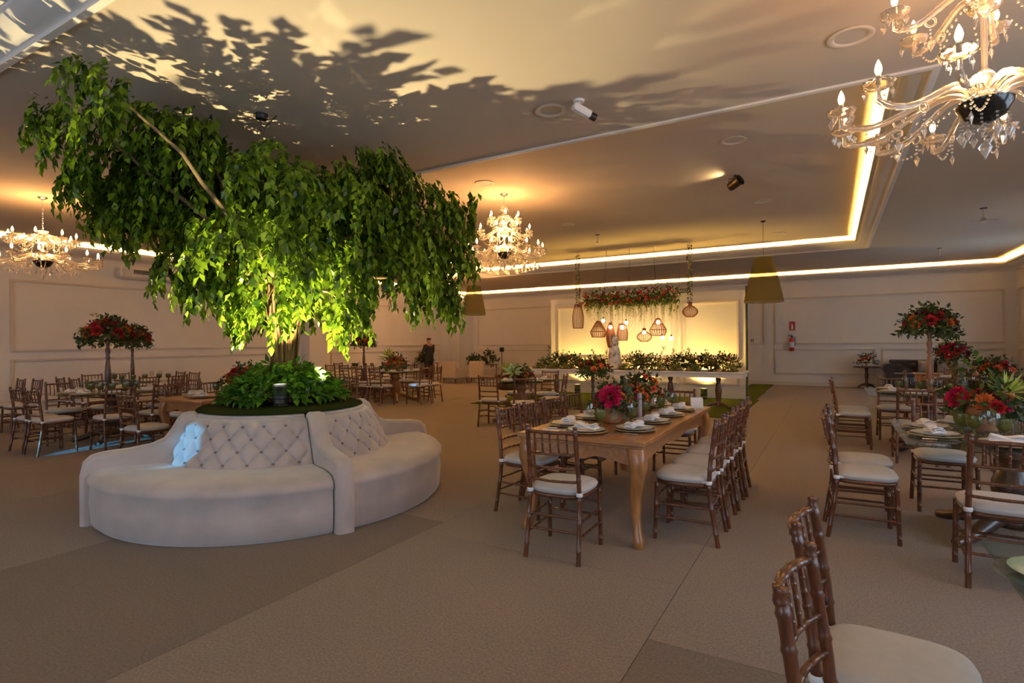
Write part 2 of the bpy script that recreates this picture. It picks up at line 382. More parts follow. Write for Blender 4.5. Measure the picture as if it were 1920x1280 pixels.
for k, rc in enumerate(TR):
    x0, x1, y0, y1 = rc
    t = struct('tray_ceiling', MB().add([(x0, y0, TZ), (x0, y1, TZ), (x1, y1, TZ), (x1, y0, TZ)], [(0, 1, 2, 3)]).mesh('tray_ceiling', m_ceil, False), ceil)
    struct('tray_cornice', ring_sweep(rc, PT).mesh('tray_cornice', m_corn, True), ceil)
PW = [(0, 3.42), (.045, 3.42), (.055, 3.46), (.13, 3.49), (.21, 3.55), (.235, 3.60), (.30, 3.60), (.30, 3.655), (.25, 3.655), (.25, 3.62), (0, 3.62)]
struct('trim_1', ring_sweep((XL, XR, YF, YB), PW).mesh('wall_cornice', m_corn, True))
# LED tape lying in the coves
def tape(name, rect, d, z, label):
    me = ring_sweep(rect, [(d, z), (d, z + .012), (d + .02, z + .012), (d + .02, z)]).mesh(name, m_led, False)
    tag(link(name, me), label, 'light strip')
tape('led_light_strip', TR[0], .20, HC + .142, 'glowing yellow light strip in the cove of the ceiling recess')
tape('led_light_strip', (XL, XR, YF, YB), .17, 3.622, 'glowing yellow light strip in the cornice running around the walls')
# white panelled partition behind the buffet
PX0, PX1, PY, PH = -7.38, -1.90, 15.1, 2.79
pt = struct('wall_partition', MB().box(((PX0 + PX1) / 2, PY + .1, PH / 2), (PX1 - PX0, .2, PH)).mesh('partition', m_wall, False))
pw = [(-7.12, -5.62), (-5.42, -3.62), (-3.42, -2.08)]
for me in frame([(a, b, 1.02, PH - .28) for a, b in pw] + [(a, b, .38, .86) for a, b in pw], .045, .07, 'y', PY, -1): link('panel_moulding', me, pt)
struct('partition_side', MB().box((PX1 + .012, PY + .1, PH / 2 + .05), (.024, .24, PH + .1)).mesh('side', mat('green_moss_edge', (.045, .075, .03), 1, var=.4, scale=30, bump=.4), False), pt)
# ceiling fittings: round flush discs, a spotlight head, sprinkler hooks
disc = [N('trim_ring', MB().lathe([(.13, 0), (.15, -.004), (.155, -.012), (.14, -.018), (.115, -.014), (.105, -.004)], 28).mesh('ring', m_trim)),
        N('diffuser', MB().lathe([(.001, -.006), (.108, -.006)], 24).mesh('diff', mat('frosted_diffuser', (.55, .5, .44), .4)))]
for px, py, z in ((1595, 67, HC), (1033, 206, HC)):
    p = atz(px, py, z); place(disc, 'ceiling_downlight', 'unlit round downlight set flush in the lower ceiling near the recess edge', 'light', p, 0, 'downlights in the lower ceiling')
for px, py in ((1375, 262), (908, 343), (1430, 376), (1065, 420), (1460, 437)):
    p = atz(px, py, TZ); place(disc, 'ceiling_downlight', 'unlit round downlight set flush in the recessed ceiling', 'light', p, 0, 'downlights in the ceiling recess')
for px, py, z in ((1856, 413, HC), (905 + 465, 590 - 70, HC)):
    p = atz(px, py, z)
    if p.y < 20: place(disc, 'ceiling_downlight', 'unlit round downlight in the ceiling strip beside the back wall', 'light', p, 0, 'downlights beside the back wall')
hk = [N('base_plate', MB().lathe([(.001, -.012), (.05, -.012), (.055, 0)], 14).mesh('plate', m_black)), N('stem', MB().tube([(0, 0, -.01), (0, 0, -.16)], .012, 8).mesh('stem', m_alu)),
      N('sprinkler_head', MB().lathe([(.001, -.2), (.035, -.19), (.035, -.18), (.012, -.16)], 12).mesh('head', m_alu))]
for px, py, z in ((1120, 440, TZ), (1844, 390, HC), (1762, 465, HC)):
    p = atz(px, py, z); place(hk, 'fire_sprinkler', 'small metal sprinkler hanging from the ceiling', 'sprinkler', p, 0, 'ceiling sprinklers')
p = atz(1378, 328, TZ)
sp = [N('bracket', MB().tube([(0, 0, 0), (0, 0, -.06)], .02, 8).mesh('br', m_black)),
      N('lamp_head', MB().lathe([(.001, -.1), (.06, -.1), (.07, -.08), (.075, .08), (.085, .1), (.07, .1), (.06, .06), (.001, .05)], 18).mesh('head', mat('bronze_metal', (.08, .055, .03), .3, metal=.8)), (0, 0, -.13), (R(70), 0, R(60))),
      N('yoke', MB().tube([(-.085, 0, -.13), (-.085, 0, -.05), (.085, 0, -.05), (.085, 0, -.13)], .008, 6).mesh('yoke', m_black))]
place(sp, 'ceiling_spotlight', 'black swivelling spotlight mounted on the recessed ceiling', 'spotlight', p)
q = p + Vector((-.10, -.06, -.12)); spot('spotlight_beam', q, q + Vector((-1.0, -.6, .10)), 9, WARM2, 120, .6, .03)
p = atz(1085, 188, HC)
place([N('mount', MB().lathe([(.001, -.02), (.05, -.02), (.055, 0)], 14).mesh('m', m_white)), N('camera_body', MB().bbox((0, 0, 0), (.07, .19, .07), .012).mesh('b', m_white, False), (.03, 0, -.10), (R(-20), 0, R(-40))),
       N('lens_hood', MB().lathe([(.03, 0), (.036, .0), (.036, .05), (.028, .05)], 14).mesh('h', m_black), (.09, .075, -.135), (R(-110), 0, R(-40))), N('arm', MB().tube([(0, 0, 0), (.02, 0, -.1)], .012, 8).mesh('a', m_white))],
      'security_camera', 'small white security camera under the ceiling beside a round downlight', 'camera', p)
p = atz(490, 214, HC)
place([N('base', MB().lathe([(.001, -.05), (.05, -.05), (.06, -.03), (.06, 0)], 16).mesh('b', m_black)), N('cable', MB().tube([(0, 0, -.05), (-.02, 0, -.15), (.0, .02, -.22), (.04, .02, -.12), (.16, .05, -.03)], .006, 6).mesh('c', m_black))],
      'ceiling_hook', 'dark ceiling hook with looped cable above the tree', 'hook', p)
# wall fittings
def bx(c, d, m, b=.006): return MB().bbox(c, d, b).mesh('p', m, False)
ex = Vector((-1.16, YB - .09, 1.14))
place([N('cylinder', MB().lathe([(.001, 0), (.06, 0), (.07, .02), (.07, .36), (.06, .41), (.03, .44), (.001, .44)], 18).mesh('c', m_red_p)),
       N('label_band', MB().lathe([(.0715, .12), (.0715, .30)], 18).mesh('l', m_paper)),
       N('valve', MB().lathe([(.025, .43), (.025, .48), (.015, .5)], 10).mesh('v', m_black)),
       N('lever', MB().box((-.05, -.02, .50), (.16, .02, .02)).box((-.05, -.02, .54), (.15, .02, .015), 0).mesh('h', m_black, False)),
       N('hose', MB().tube([(.02, -.02, .47), (.09, -.03, .46), (.1, -.03, .3), (.085, -.03, .16)], .01, 6).mesh('h', m_black)),
       N('wall_bracket', bx((0, .075, .3), (.05, .03, .1), m_black))], 'fire_extinguisher', 'red fire extinguisher with white label hung on the back wall', 'extinguisher', ex)
sg = thing('extinguisher_sign', 'small red sign with white extinguisher symbol above the fire extinguisher', 'sign', (-1.15, YB - .006, 1.97))
link('board', MB().box((0, 0, 0), (.17, .01, .30)).mesh('b', mat('red_sign', (.40, .01, .012), .5), False), sg)
link('pictogram', MB().box((0, -.007, -.03), (.055, .004, .12)).box((0, -.007, .05), (.03, .004, .04)).box((-.02, -.007, .075), (.06, .004, .015)).box((.0, -.007, -.115), (.1, .004, .012)).mesh('s', m_paper, False), sg)
sg = thing('wall_switch', 'small red and white switch plate on the white wall beside the green mat', 'switch', (-2.38, YB - .008, 1.50))
link('plate', bx((0, 0, 0), (.13, .016, .16), m_white), sg); link('symbol', MB().box((0, -.011, 0), (.10, .006, .10)).mesh('s', mat('faded_red', (.35, .05, .03), .6), False), sg); link('arrow', MB().box((0, -.016, 0), (.05, .004, .05), 0).mesh('s', m_paper, False), sg)
# exit sign above the partition
sg = thing('exit_sign', 'dark green exit sign reading SAIDA above the panelled partition', 'sign', tuple(aty(1283, 545, 15.25)))
link('board', MB().box((0, 0, 0), (.34, .03, .12)).mesh('b', mat('exit_green', (.006, .03, .012), .5), False), sg)
link('hanger', MB().tube([(-.12, 0, .06), (-.12, 0, HC - sg.location.z)], .004, 5).tube([(.12, 0, .06), (.12, 0, HC - sg.location.z)], .004, 5).mesh('h', m_black), sg)
cu = bpy.data.curves.new('exit_text', 'FONT'); cu.body = 'SA\u00cdDA'; cu.size = .105; cu.align_x = 'CENTER'; cu.align_y = 'CENTER'; cu.extrude = .002
cu.materials.append(m_paper); _t = bpy.data.objects.new('lettering', cu); COL.objects.link(_t)
_me = bpy.data.meshes.new_from_object(_t.evaluated_get(bpy.context.evaluated_depsgraph_get())); bpy.data.objects.remove(_t)
link('lettering', _me, sg, (0, -.019, 0), (R(90), 0, 0))
# wall air conditioner
ac = thing('air_conditioner', 'long pale wall air conditioner under the cornice of the left wall', 'air conditioner', (XL, 7.2, 3.06))
link('casing', MB().bbox((.14, 0, .14), (.28, 1.45, .28), .05).mesh('c', mat('pale_plastic', (.62, .60, .56), .5), False), ac)
link('vent_recess', MB().box((.272, .1, .17), (.02, 1.1, .10)).mesh('v', m_black, False), ac)
for k in range(4): link('vent_slat', MB().box((.285, .1, .135 + .025 * k), (.012, 1.08, .005)).mesh('s', m_alu, False), ac)
# ================================================================== round sofa, planter, tree
SC = Vector((-4.87, 3.72, 0)); SR = 1.58
def sofa_unit():
    A = R(90); g = .006
    def sect(prof, a0, a1, n):
        mb = MB(); mb.lathe(prof, n, a0=a0, a1=a1, closed=False)
        m = n + 1; L = len(prof)
        mb.f.append(tuple(i * m for i in range(L))); mb.f.append(tuple(i * m + n for i in range(L - 1, -1, -1))); return mb
    aw = .15 / SR
    seat = sect([(.70, .02), (SR - .03, .0), (SR, .03), (SR + .012, .20), (SR + .005, .345), (SR + .022, .362), (SR + .02, .40), (SR - .01, .437), (SR - .07, .458), (SR - .2, .468), (1.0, .455), (.70, .44)], aw + g, A - g, 40).mesh('seat', m_velvet)
    # tufted, leaning back
    nu, nv = 168, 44; vs = []; fs = []
    a0, a1 = aw * 1.0 + .02, A - g
    cols = 14.0; btn = []
    for i in range(nu + 1):
        for j in range(nv + 1):
            u, v = i / nu, j / nv
            an = a0 + (a1 - a0) * u
            z = .44 + (.845 - .44) * v; r = 1.035 - .20 * v
            U, V = u * cols, v * 4.0 + .6
            h = (abs(math.sin(math.pi * (U + V) / 2 * 1.0)) * abs(math.sin(math.pi * (U - V) / 2 * 1.0))) ** .45
            e = min(1, (1 - v) * 7, v * 9 + .3, (1 - u) * 25, u * 25)
            d = (.052 * h - .036) * min(1, max(e, 0)) + .012
            if v > .93: k = (v - .93) / .07; r -= .05 * k * k; z = z - .006 * k
            vs.append(((r + d) * math.cos(an), (r + d) * math.sin(an), z))
    for i in range(nu):
        for j in range(nv):
            q = i * (nv + 1) + j; fs.append((q, q + nv + 1, q + nv + 2, q + 1))
    mb = MB().add(vs, fs)
    top = sect([(.62, .84), (.785, .84), (.80, .852), (.785, .866), (.70, .872), (.62, .86)], a0, a1, 30); mb.add(top.v, top.f)
    inner = sect([(.62, .3), (1.0, .3), (1.0, .46), (.79, .848), (.62, .84)], a0, a1, 30); mb.add(inner.v, inner.f)
    back = mb.mesh('backrest', m_velvet)
    bm_ = MB().ball((0, 0, 0), .014, 8, 5, .8).mesh('button', m_button)
    for p in range(-6, 16):
        for q_ in range(-10, 16):
            U, V = p + q_, p - q_
            u, v = U / cols, (V - .6) / 4.0
            if .03 < u < .985 and .06 < v < .93:
                an = a0 + (a1 - a0) * u; r = 1.035 - .20 * v - .012
                btn.append(N('button', bm_, (r * math.cos(an), r * math.sin(an), .44 + .405 * v)))
    # arm: profile in (r, z) swept across the thickness
    prof = [(.74, .0), (.74, .84), (.80, .885), (.87, .885), (.93, .84), (.985, .74), (1.04, .665), (1.14, .625), (1.30, .605), (1.48, .595), (1.57, .575), (1.625, .52), (1.645, .42), (1.645, .0)]
    mb = MB(); T = .15; n = len(prof); layers = [(-T / 2 + .0, .030), (-T / 2 + .010, .012), (-T / 2 + .03, 0), (T / 2 - .03, 0), (T / 2 - .010, .012), (T / 2, .030)]
    cx_, cz_ = 1.15, .3
    for t, k in layers:
        mb.v += [(r - (k if r > cx_ + .3 else -k if r < .8 else 0), t + T / 2 + .004, z - (k if z > .1 else 0)) for r, z in prof]
    for a in range(len(layers) - 1):
        for i in range(n):
            mb.f.append((a * n + i, a * n + (i + 1) % n, (a + 1) * n + (i + 1) % n, (a + 1) * n + i))
    mb.f.append(tuple(range(n))); mb.f.append(tuple((len(layers) - 1) * n + i for i in range(n - 1, -1, -1)))
    arm = mb.mesh('armrest', m_velvet)
    return [N('seat', seat), N('backrest', back, kids=btn), N('armrest', arm)]
SU = sofa_unit()
a_first = R(-24)
for k, lb in enumerate(('curved beige velvet sofa unit facing the oak dining table', 'curved beige velvet sofa unit on the far side of the planter', 'curved beige velvet sofa unit backing towards the wood table by the tree', 'curved beige velvet sofa unit with a pale blue light patch on its tufted back')):
    place(SU, 'curved_sofa', lb, 'sofa', SC, a_first + R(90) * k, 'quarter units of the round sofa')
# planter in the middle
PZ = .85
pl = thing('round_planter', 'round planter with dark green turf top inside the circular sofa', 'planter', SC)
link('drum', MB().lathe([(.001, .0), (.60, .0), (.60, .84), (.001, .84)], 40).mesh('drum', m_turfd), pl)
link('turf_top', MB().lathe([(.0005, .905), (.74, .900), (.775, .892), (.785, .875), (.775, .872), (.60, .86)], 56).mesh('turf', m_turfd), pl)
PZ = .905
# ------------------------------------------------------------------ tree
rng = np.random.default_rng(11)
tree = thing('tree', 'leafy green weeping tree with a vine-wrapped trunk growing from the planter', 'tree', (SC.x - .13, SC.y + .12, PZ))
TO = Vector(tree.location)
tp = Vector((0, 0, 0))
def w2t(p): return Vector(p) - TO
# trunk core and wrapping vines
core = MB().tube([(0, 0, -.03), (.01, 0, .3), (-.01, .01, .7), (.0, 0, 1.2), (.02, 0, 1.6)], [.14, .105, .10, .11, .09], 14).mesh('trunk', m_bark)
link('trunk', core, tree)
for k in range(34):
    a = 2 * math.pi * k / 34 + rng.uniform(-.1, .1); tw = rng.uniform(-1.5, 1.5); path = []
    r0 = rng.uniform(.145, .17); H_ = rng.uniform(1.0, 1.5); ph = rng.uniform(0, 6)
    for i in range(11):
        t = i / 10; rr = (r0 - .045 * math.sin(math.pi * min(t * 1.2, 1)) + .05 * max(t - .7, 0)) + .008 * math.sin(9 * t + ph)
        aa = a + tw * t * .6 + .12 * math.sin(5 * t + ph); path.append((rr * math.cos(aa), rr * math.sin(aa), -.02 + H_ * t))
    link('vine_stem', MB().tube(path, rng.uniform(.007, .014), 6).mesh('vine', m_bark), tree)
# canopy lobes: (px, py, distance, radius px)
LOBES = [(185, 158, 4.1, 62), (120, 238, 4.6, 50), (240, 245, 4.9, 88), (350, 262, 5.2, 82), (235, 350, 5.3, 85), (385, 350, 5.5, 108), (312, 418, 5.4, 80), (250, 395, 5.6, 55),
         (512, 335, 5.2, 72), (480, 470, 5.3, 112), (620, 410, 5.7, 112), (700, 335, 6.1, 78), (790, 405, 6.1, 78), (825, 480, 6.2, 58), (720, 500, 5.9, 108),
         (600, 520, 5.5, 82), (805, 550, 6.3, 50), (425, 545, 5.4, 55), (505, 575, 5.6, 52), (370, 500, 5.4, 60), (640, 580, 5.5, 34), (555, 565, 6.0, 50),
         (450, 380, 6.5, 130), (640, 430, 6.8, 120), (330, 380, 6.2, 110), (560, 460, 6.2, 120), (760, 470, 6.8, 80)]
lob = []
for px, py, d, rp in LOBES:
    c = np.array(atd(px, py, d)); r = rp / F_PX * d; lob.append((c, r))
base = np.array([TO.x, TO.y, PZ + 1.15])
# branches run out to every lobe
for k, (c, r) in enumerate(lob):
    e = c + np.array([0, 0, .35 * r]); e[2] = min(e[2], HC - .22)
    mid = base * .45 + e * .55 + np.array([0, 0, .25]); mid[2] = min(mid[2], HC - .3)
    pts = []
    for i in range(9):
        t = i / 8; pts.append(w2t((1 - t) ** 2 * base + 2 * t * (1 - t) * mid + t * t * e + rng.normal(0, .015, 3)))
    link('branch', MB().tube(pts, [.032 - .024 * i / 8 for i in range(9)], 6).mesh('branch', m_branch), tree)
P_, D_, N_, L_, W_ = [], [], [], [], []
vol = np.array([r ** 2.0 for _, r in lob]); vol /= vol.sum()
NST = 3400; cnt = rng.multinomial(NST, vol)
centre = np.mean([c for c, _ in lob], 0)
for (c, r), n_ in zip(lob, cnt):
    for _ in range(n_):
        v = rng.normal(size=3); v /= np.linalg.norm(v)
        if v[2] < -.3: v[2] *= -.6
        p = c + v * r * rng.uniform(.62, 1.0) ** .6 * np.array([1, 1, .95])
        p[2] = min(p[2], HC - .10)
        out = p - base; out[2] = 0; out /= np.linalg.norm(out) + 1e-6
        ln = rng.uniform(.16, .42); nl = int(ln / .026)
        dirv = out * rng.uniform(.2, .9) + rng.normal(0, .25, 3) + np.array([0, 0, rng.uniform(-.3, .5)])
        q = p.copy(); st = ln / nl
        for i in range(nl):
            dirv = dirv * .86 + np.array([0, 0, -.20]); dn = dirv / np.linalg.norm(dirv)
            q = q + dn * st
            if q[2] > HC - .05: q[2] = HC - .05
            side = np.cross(dn, [0, 0, 1.0]); side /= np.linalg.norm(side) + 1e-6
            ld = dn * .55 + side * (1 if i % 2 else -1) * rng.uniform(.25, .9) + np.array([0, 0, -.55]) + rng.normal(0, .22, 3)
            P_.append(q.copy()); D_.append(ld); N_.append(np.array([0, 0, 1.0]) * .7 + out * .6 + rng.normal(0, .35, 3))
            l = rng.uniform(.070, .112); L_.append(l); W_.append(l * rng.uniform(.23, .30))
# long trailing ends under the crown
for px, py0, py1, d, n_ in ((440, 560, 655, 5.3, 9), (645, 590, 672, 5.4, 8), (852, 540, 628, 6.1, 6), (775, 560, 612, 6.1, 5), (690, 560, 600, 5.9, 6), (345, 520, 565, 5.3, 8), (885, 380, 470, 6.1, 5), (130, 300, 380, 4.9, 4)):
    for _ in range(n_):
        a = np.array(atd(px + rng.normal(0, 9), py0 + rng.uniform(-30, 10), d + rng.normal(0, .1))); b = np.array(atd(px + rng.normal(0, 9), rng.uniform(.5, 1) * (py1 - py0) + py0, d + rng.normal(0, .05)))
        nl = int(np.linalg.norm(b - a) / .024)
        for i in range(nl):
            q = a + (b - a) * i / nl + rng.normal(0, .012, 3)
            an = rng.uniform(0, 6.28); ld = np.array([math.cos(an) * .5, math.sin(an) * .5, -1.0])
            P_.append(q); D_.append(ld); N_.append(np.array([math.cos(an), math.sin(an), .6]) + rng.normal(0, .3, 3)); l = rng.uniform(.070, .105); L_.append(l); W_.append(l * .27)
P_ = np.array(P_) - np.array(TO); D_ = np.array(D_); N_ = np.array(N_); L_ = np.array(L_); W_ = np.array(W_)
# the 300 leaves that show largest are leaves of their own
dist = np.linalg.norm(P_ + np.array(TO) - np.array([0, 0, EYE]), axis=1)
near = np.argsort(dist)[:2600][::9][:290]
msk = np.ones(len(P_), bool); msk[near] = False
fo = link('foliage', leafmesh('foliage', m_leaf, P_[msk], D_[msk], N_[msk], L_[msk], W_[msk], .3, .08), tree); fo['kind'] = 'stuff'
for i in near:
    link('leaf', leafmesh('leaf', m_leaf, np.zeros((1, 3)), D_[i:i + 1], N_[i:i + 1], L_[i:i + 1], W_[i:i + 1], .3, .08), tree, tuple(P_[i]))
# leafy mound at the foot of the trunk
P_, D_, N_, L_ = [], [], [], []
for _ in range(2600):
    a = rng.uniform(0, 2 * math.pi); rr = .60 * math.sqrt(rng.uniform(.04, 1)); h = .40 * (1 - (rr / .64) ** 2) * rng.uniform(.45, 1.05) + .02
    q = np.array([rr * math.cos(a), rr * math.sin(a), h]); o = np.array([math.cos(a), math.sin(a), 0])
    # leave a pocket for the lamp cans
    if any((q[0] - x) ** 2 + (q[1] - y) ** 2 < .016 or (abs((q[0] * .79 - q[1] * .61) - .70) < .25 and abs(q[0] * .61 + q[1] * .79) < .09) for x, y in ((.40, -.36),)): continue
    P_.append(q); D_.append(o * rng.uniform(.4, 1.2) + rng.normal(0, .4, 3) + np.array([0, 0, rng.uniform(-.7, .35)])); N_.append(np.array([0, 0, 1.0]) + o * .5 + rng.normal(0, .3, 3)); L_.append(rng.uniform(.07, .115))
P_ = np.array(P_); L_ = np.array(L_)
mound = thing('leafy_shrub', 'mound of glossy green leaves at the foot of the tree trunk', 'plant', tuple(TO))
top_i = np.argsort(np.linalg.norm(P_ + np.array(TO) - np.array([0, 0, EYE]), axis=1))[:1500][::6][:240]
msk = np.ones(len(P_), bool); msk[top_i] = False; D_ = np.array(D_); N_ = np.array(N_)
fo = link('foliage', leafmesh('foliage', m_leafb, P_[msk], D_[msk], N_[msk], L_[msk], L_[msk] * .26, .25, .12), mound); fo['kind'] = 'stuff'
for i in top_i: link('leaf', leafmesh('leaf', m_leafb, np.zeros((1, 3)), D_[i:i + 1], N_[i:i + 1], L_[i:i + 1], L_[i:i + 1] * .26, .25, .12), mound, tuple(P_[i]))
# uplight cans around the trunk
can = [N('housing', MB().lathe([(.001, .03), (.058, .03), (.062, .04), (.062, .17), (.070, .175), (.070, .21), (.060, .215), (.055, .16), (.001, .15)], 22).mesh('can', m_alu)),
       N('band', MB().lathe([(.0635, .07), (.066, .075), (.066, .10), (.0635, .105)], 22).mesh('band', m_black)),
       N('lens', MB().lathe([(.001, .195), (.057, .195)], 18).mesh('lens', emis('lamp_lens_glow', (1.0, .84, .5), 20))),
       N('stand', MB().bbox((0, 0, .016), (.10, .10, .03), .008).mesh('stand', m_black, False))]
UP_C = (1.0, .80, .42)
for k, (dx, dy, lb, en) in enumerate(((.40, -.36, 'lit silver uplight can in front of the tree trunk', 480), (-.34, -.22, 'lit silver uplight can sunk in the leaves left of the trunk', 260), (.34, .18, 'lit silver uplight can sunk in the leaves right of the trunk', 200), (-.20, .36, 'lit silver uplight can hidden behind the tree trunk', 60))):
    loc = TO + Vector((dx, dy, 0)); place(can, 'uplight_can', lb, 'spotlight', loc)
    spot('uplight_beam', loc + Vector((0, 0, .23)), loc + Vector((dx * (2.8 if k else .45), dy * (2.8 if k else .45), 2.0)), en, UP_C, 114, .35, .012)
# ================================================================== chairs
def chair_parts(full=True):
    def bam(path, r, rings, n=8):
        """turned tube with bamboo rings at given fractions"""
        P = [Vector(p) for p in path]; seg = [0]
        for a, b in zip(P, P[1:]): seg.append(seg[-1] + (b - a).length)
        T = seg[-1]
        def at(t):
            s = t * T
            for i in range(len(P) - 1):
                if s <= seg[i + 1] + 1e-9: return P[i].lerp(P[i + 1], (s - seg[i]) / (seg[i + 1] - seg[i]))
            return P[-1]
        ts = sorted(set([0, 1] + [i / 10 for i in range(1, 10)] + [max(0, min(1, q + e)) for q in rings for e in (-.012, 0, .012)]))
        rad = [r * (1.22 if any(abs(t - q) < .004 for q in rings) else 1.0) for t in ts]
        return MB().tube([at(t) for t in ts], rad, n)
    out = []
    if full:
        for s in (-1, 1):
            mb = bam([(s * .195, -.255, 0), (s * .187, -.205, .30), (s * .184, -.192, .45), (s * .180, -.205, .62), (s * .176, -.245, .895)], .0165, (.1, .3, .47, .62, .75, .88, .97))
            mb.lathe([(.001, -.012), (.017, -.008), (.019, .004), (.014, .014), (.018, .022), (.016, .032), (.001, .036)], 8, (s * .176, -.246, .895)); out.append(N('leg', mb.mesh('rear_leg', m_chair)))
        for s in (-1, 1):
            out.append(N('leg', bam([(s * .205, .20, 0), (s * .198, .185, .43)], .0165, (.12, .38, .6, .93)).mesh('front_leg', m_chair)))
        for z, rr in ((.885, .0135), (.735, .010), (.635, .010), (.545, .010)):
            y = -.2 - .045 * max(0, (z - .6) / .28); x = .178
            out.append(N('back_rail', bam([(x * q / 5, y - .034 * (1 - (q / 5) ** 2), z) for q in range(-5, 6)], rr, (.1, .3, .5, .7, .9), 6).mesh('rail', m_chair)))
        for k in range(5):
            x = -.118 + .059 * k; b = -.03 + .03 * (x / .178) ** 2
            out.append(N('spindle', bam([(x, -.222 + b, .735), (x, -.244 + b, .885)], .0075, (.25, .5, .75), 6).mesh('spindle', m_chair)))
        for s in (-1, 1):
            for z in (.17, .27): out.append(N('stretcher', bam([(s * .203, .195, z), (s * .190, -.225, z)], .009, (.2, .5, .8), 6).mesh('st', m_chair)))
        for z in (.22, .32): out.append(N('stretcher', bam([(-.2, .192, z), (.2, .192, z)], .009, (.2, .5, .8), 6).mesh('st', m_chair)))
        for z in (.20, .30): out.append(N('stretcher', bam([(-.19, -.215, z), (.19, -.215, z)], .009, (.2, .5, .8), 6).mesh('st', m_chair)))
    else:
        for s in (-1, 1):
            out.append(N('leg', MB().tube([(s * .195, -.255, 0), (s * .184, -.192, .45), (s * .176, -.245, .92)], .0165, 6).mesh('rear_leg', m_chair)))
        for s in (-1, 1):
            out.append(N('leg', MB().tube([(s * .205, .20, 0), (s * .198, .185, .43)], .0165, 6).mesh('front_leg', m_chair)))
        mb = MB()
        for z in (.885, .735, .635, .545):
            y = -.2 - .045 * max(0, (z - .6) / .28); mb.tube([(-.178, y, z), (0, y - .03, z), (.178, y, z)], .0115, 5)
        for k in range(5):
            x = -.118 + .059 * k; b = -.03 + .03 * (x / .178) ** 2; mb.tube([(x, -.222 + b, .735), (x, -.244 + b, .885)], .008, 5)
        out.append(N('backrest', mb.mesh('backrest', m_chair)))
        mb = MB()
        for s in (-1, 1):
            for z in (.17, .27): mb.tube([(s * .203, .195, z), (s * .190, -.225, z)], .009, 5)
        for z in (.22, .32): mb.tube([(-.2, .192, z), (.2, .192, z)], .009, 5)
        mb.tube([(-.19, -.215, .22), (.19, -.215, .22)], .009, 5); out.append(N('stretcher_frame', mb.mesh('st', m_chair)))
    # seat and cushion
    def squ(z, a, b, n=28, e=3.6, taper=.04):
        vs = []
        for k in range(n):
            t = 2 * math.pi * k / n; c, s = math.cos(t), math.sin(t)
            x = a * math.copysign(abs(c) ** (2 / e), c); y = b * math.copysign(abs(s) ** (2 / e), s)
            vs.append((x * (1 + taper * y / b), y + .003, z))
        return vs
    def stack(layers, name, m):
        n = 28; mb = MB()
        for z, a, b in layers: mb.v += squ(z, a, b, n)
        for i in range(len(layers) - 1):
            for k in range(n): mb.f.append((i * n + k, i * n + (k + 1) % n, (i + 1) * n + (k + 1) % n, (i + 1) * n + k))
        mb.f.append(tuple(range(n - 1, -1, -1))); mb.f.append(tuple((len(layers) - 1) * n + k for k in range(n))); return mb.mesh(name, m)
    out.append(N('seat', stack([(.415, .195, .19), (.42, .207, .205), (.435, .212, .21), (.447, .205, .203)], 'seat', m_chair)))
    out.append(N('cushion', stack([(.446, .195, .195), (.452, .206, .206), (.470, .212, .212), (.474, .214, .214), (.478, .212, .212), (.492, .202, .203), (.503, .175, .178), (.508, .12, .12), (.510, .05, .05)], 'cushion', m_cush)))
    for s in (-1, 1): out.append(N('cushion_tie', MB().lathe([(.0185, -.014), (.023, -.012), (.024, .008), (.0185, .014)], 8).bbox((-.012 * s, .03, -.002), (.02, .05, .018), .004).mesh('tie', m_tie), (s * .184, -.192, .46)))
    return out
CH = chair_parts(True); CF = chair_parts(False)
FACE = {'+y': 0, '-y': math.pi, '+x': -math.pi / 2, '-x': math.pi / 2}
_cr = random.Random(5)
SIDE = {'+y': 'entrance side', '-y': 'back wall side', '+x': 'left wall side', '-x': 'aisle side'}
def chair(x, y, face, label, group, far=False, turn=None):
    if ' around ' in label: label += ', ' + SIDE[face]; group += ' ' + SIDE[face]
    rz = (FACE[face] if isinstance(face, str) else face) + (R(_cr.uniform(-3, 3)) if turn is None else R(turn))
    return place(CF if far else CH, 'dining_chair', label, 'chair', (x, y, 0), rz, group)
# around the long oak table (rear posts about .22 m behind the seat centre)
g = 'chairs at the long oak table'
ORD = ('last', 'third', 'second', 'first')
for y, n_ in zip((4.40, 4.88, 5.40, 5.90), ORD): chair(-.985, y, '-x', 'brown bamboo-style chair on the aisle side of the oak table, %s from buffet end' % n_, 'chairs on the aisle side of the oak table')
for y, n_ in zip((4.36, 4.86, 5.30, 5.80), ORD): chair(-2.34, y, '+x', 'brown bamboo-style chair on the tree side of the oak table, %s from buffet end' % n_, 'chairs on the tree side of the oak table', turn=-4)
chair(-1.69, 3.66, '+y', 'brown bamboo-style chair at the end of the oak table facing the buffet', g, turn=3)
chair(-1.60, 6.56, '-y', 'brown bamboo-style chair at the oak table end nearest the buffet', g)
# square glass tables down the right hand aisle
chair(.20, 5.07, '+x', 'bamboo-style chair at the glass table with the low flower pot, nearer one of a pair', 'paired chairs by the aisle', turn=4)
chair(.21, 5.60, '+x', 'bamboo-style chair at the glass table with the low flower pot, farther one of a pair', 'paired chairs by the aisle', turn=2)
chair(.84, 6.15, '-y', 'bamboo-style chair facing the aisle camera side behind the low flower pot table', 'chairs behind the low flower table')
chair(1.42, 6.18, '-y', 'bamboo-style chair beside the terracotta flower pot on the glass table', 'chairs behind the low flower table')
chair(.90, 4.50, '+y', 'bamboo-style chair with cushion ties hanging loose at the low flower table', 'chairs before the low flower table', turn=-2)
chair(1.46, 4.48, '+y', 'bamboo-style chair tucked before the low flower table away from the aisle', 'chairs before the low flower table')
chair(.16, 2.10, '+x', 'bamboo-style chair at the bare glass table corner, farther of two', 'chairs by the bare glass corner', turn=-6)
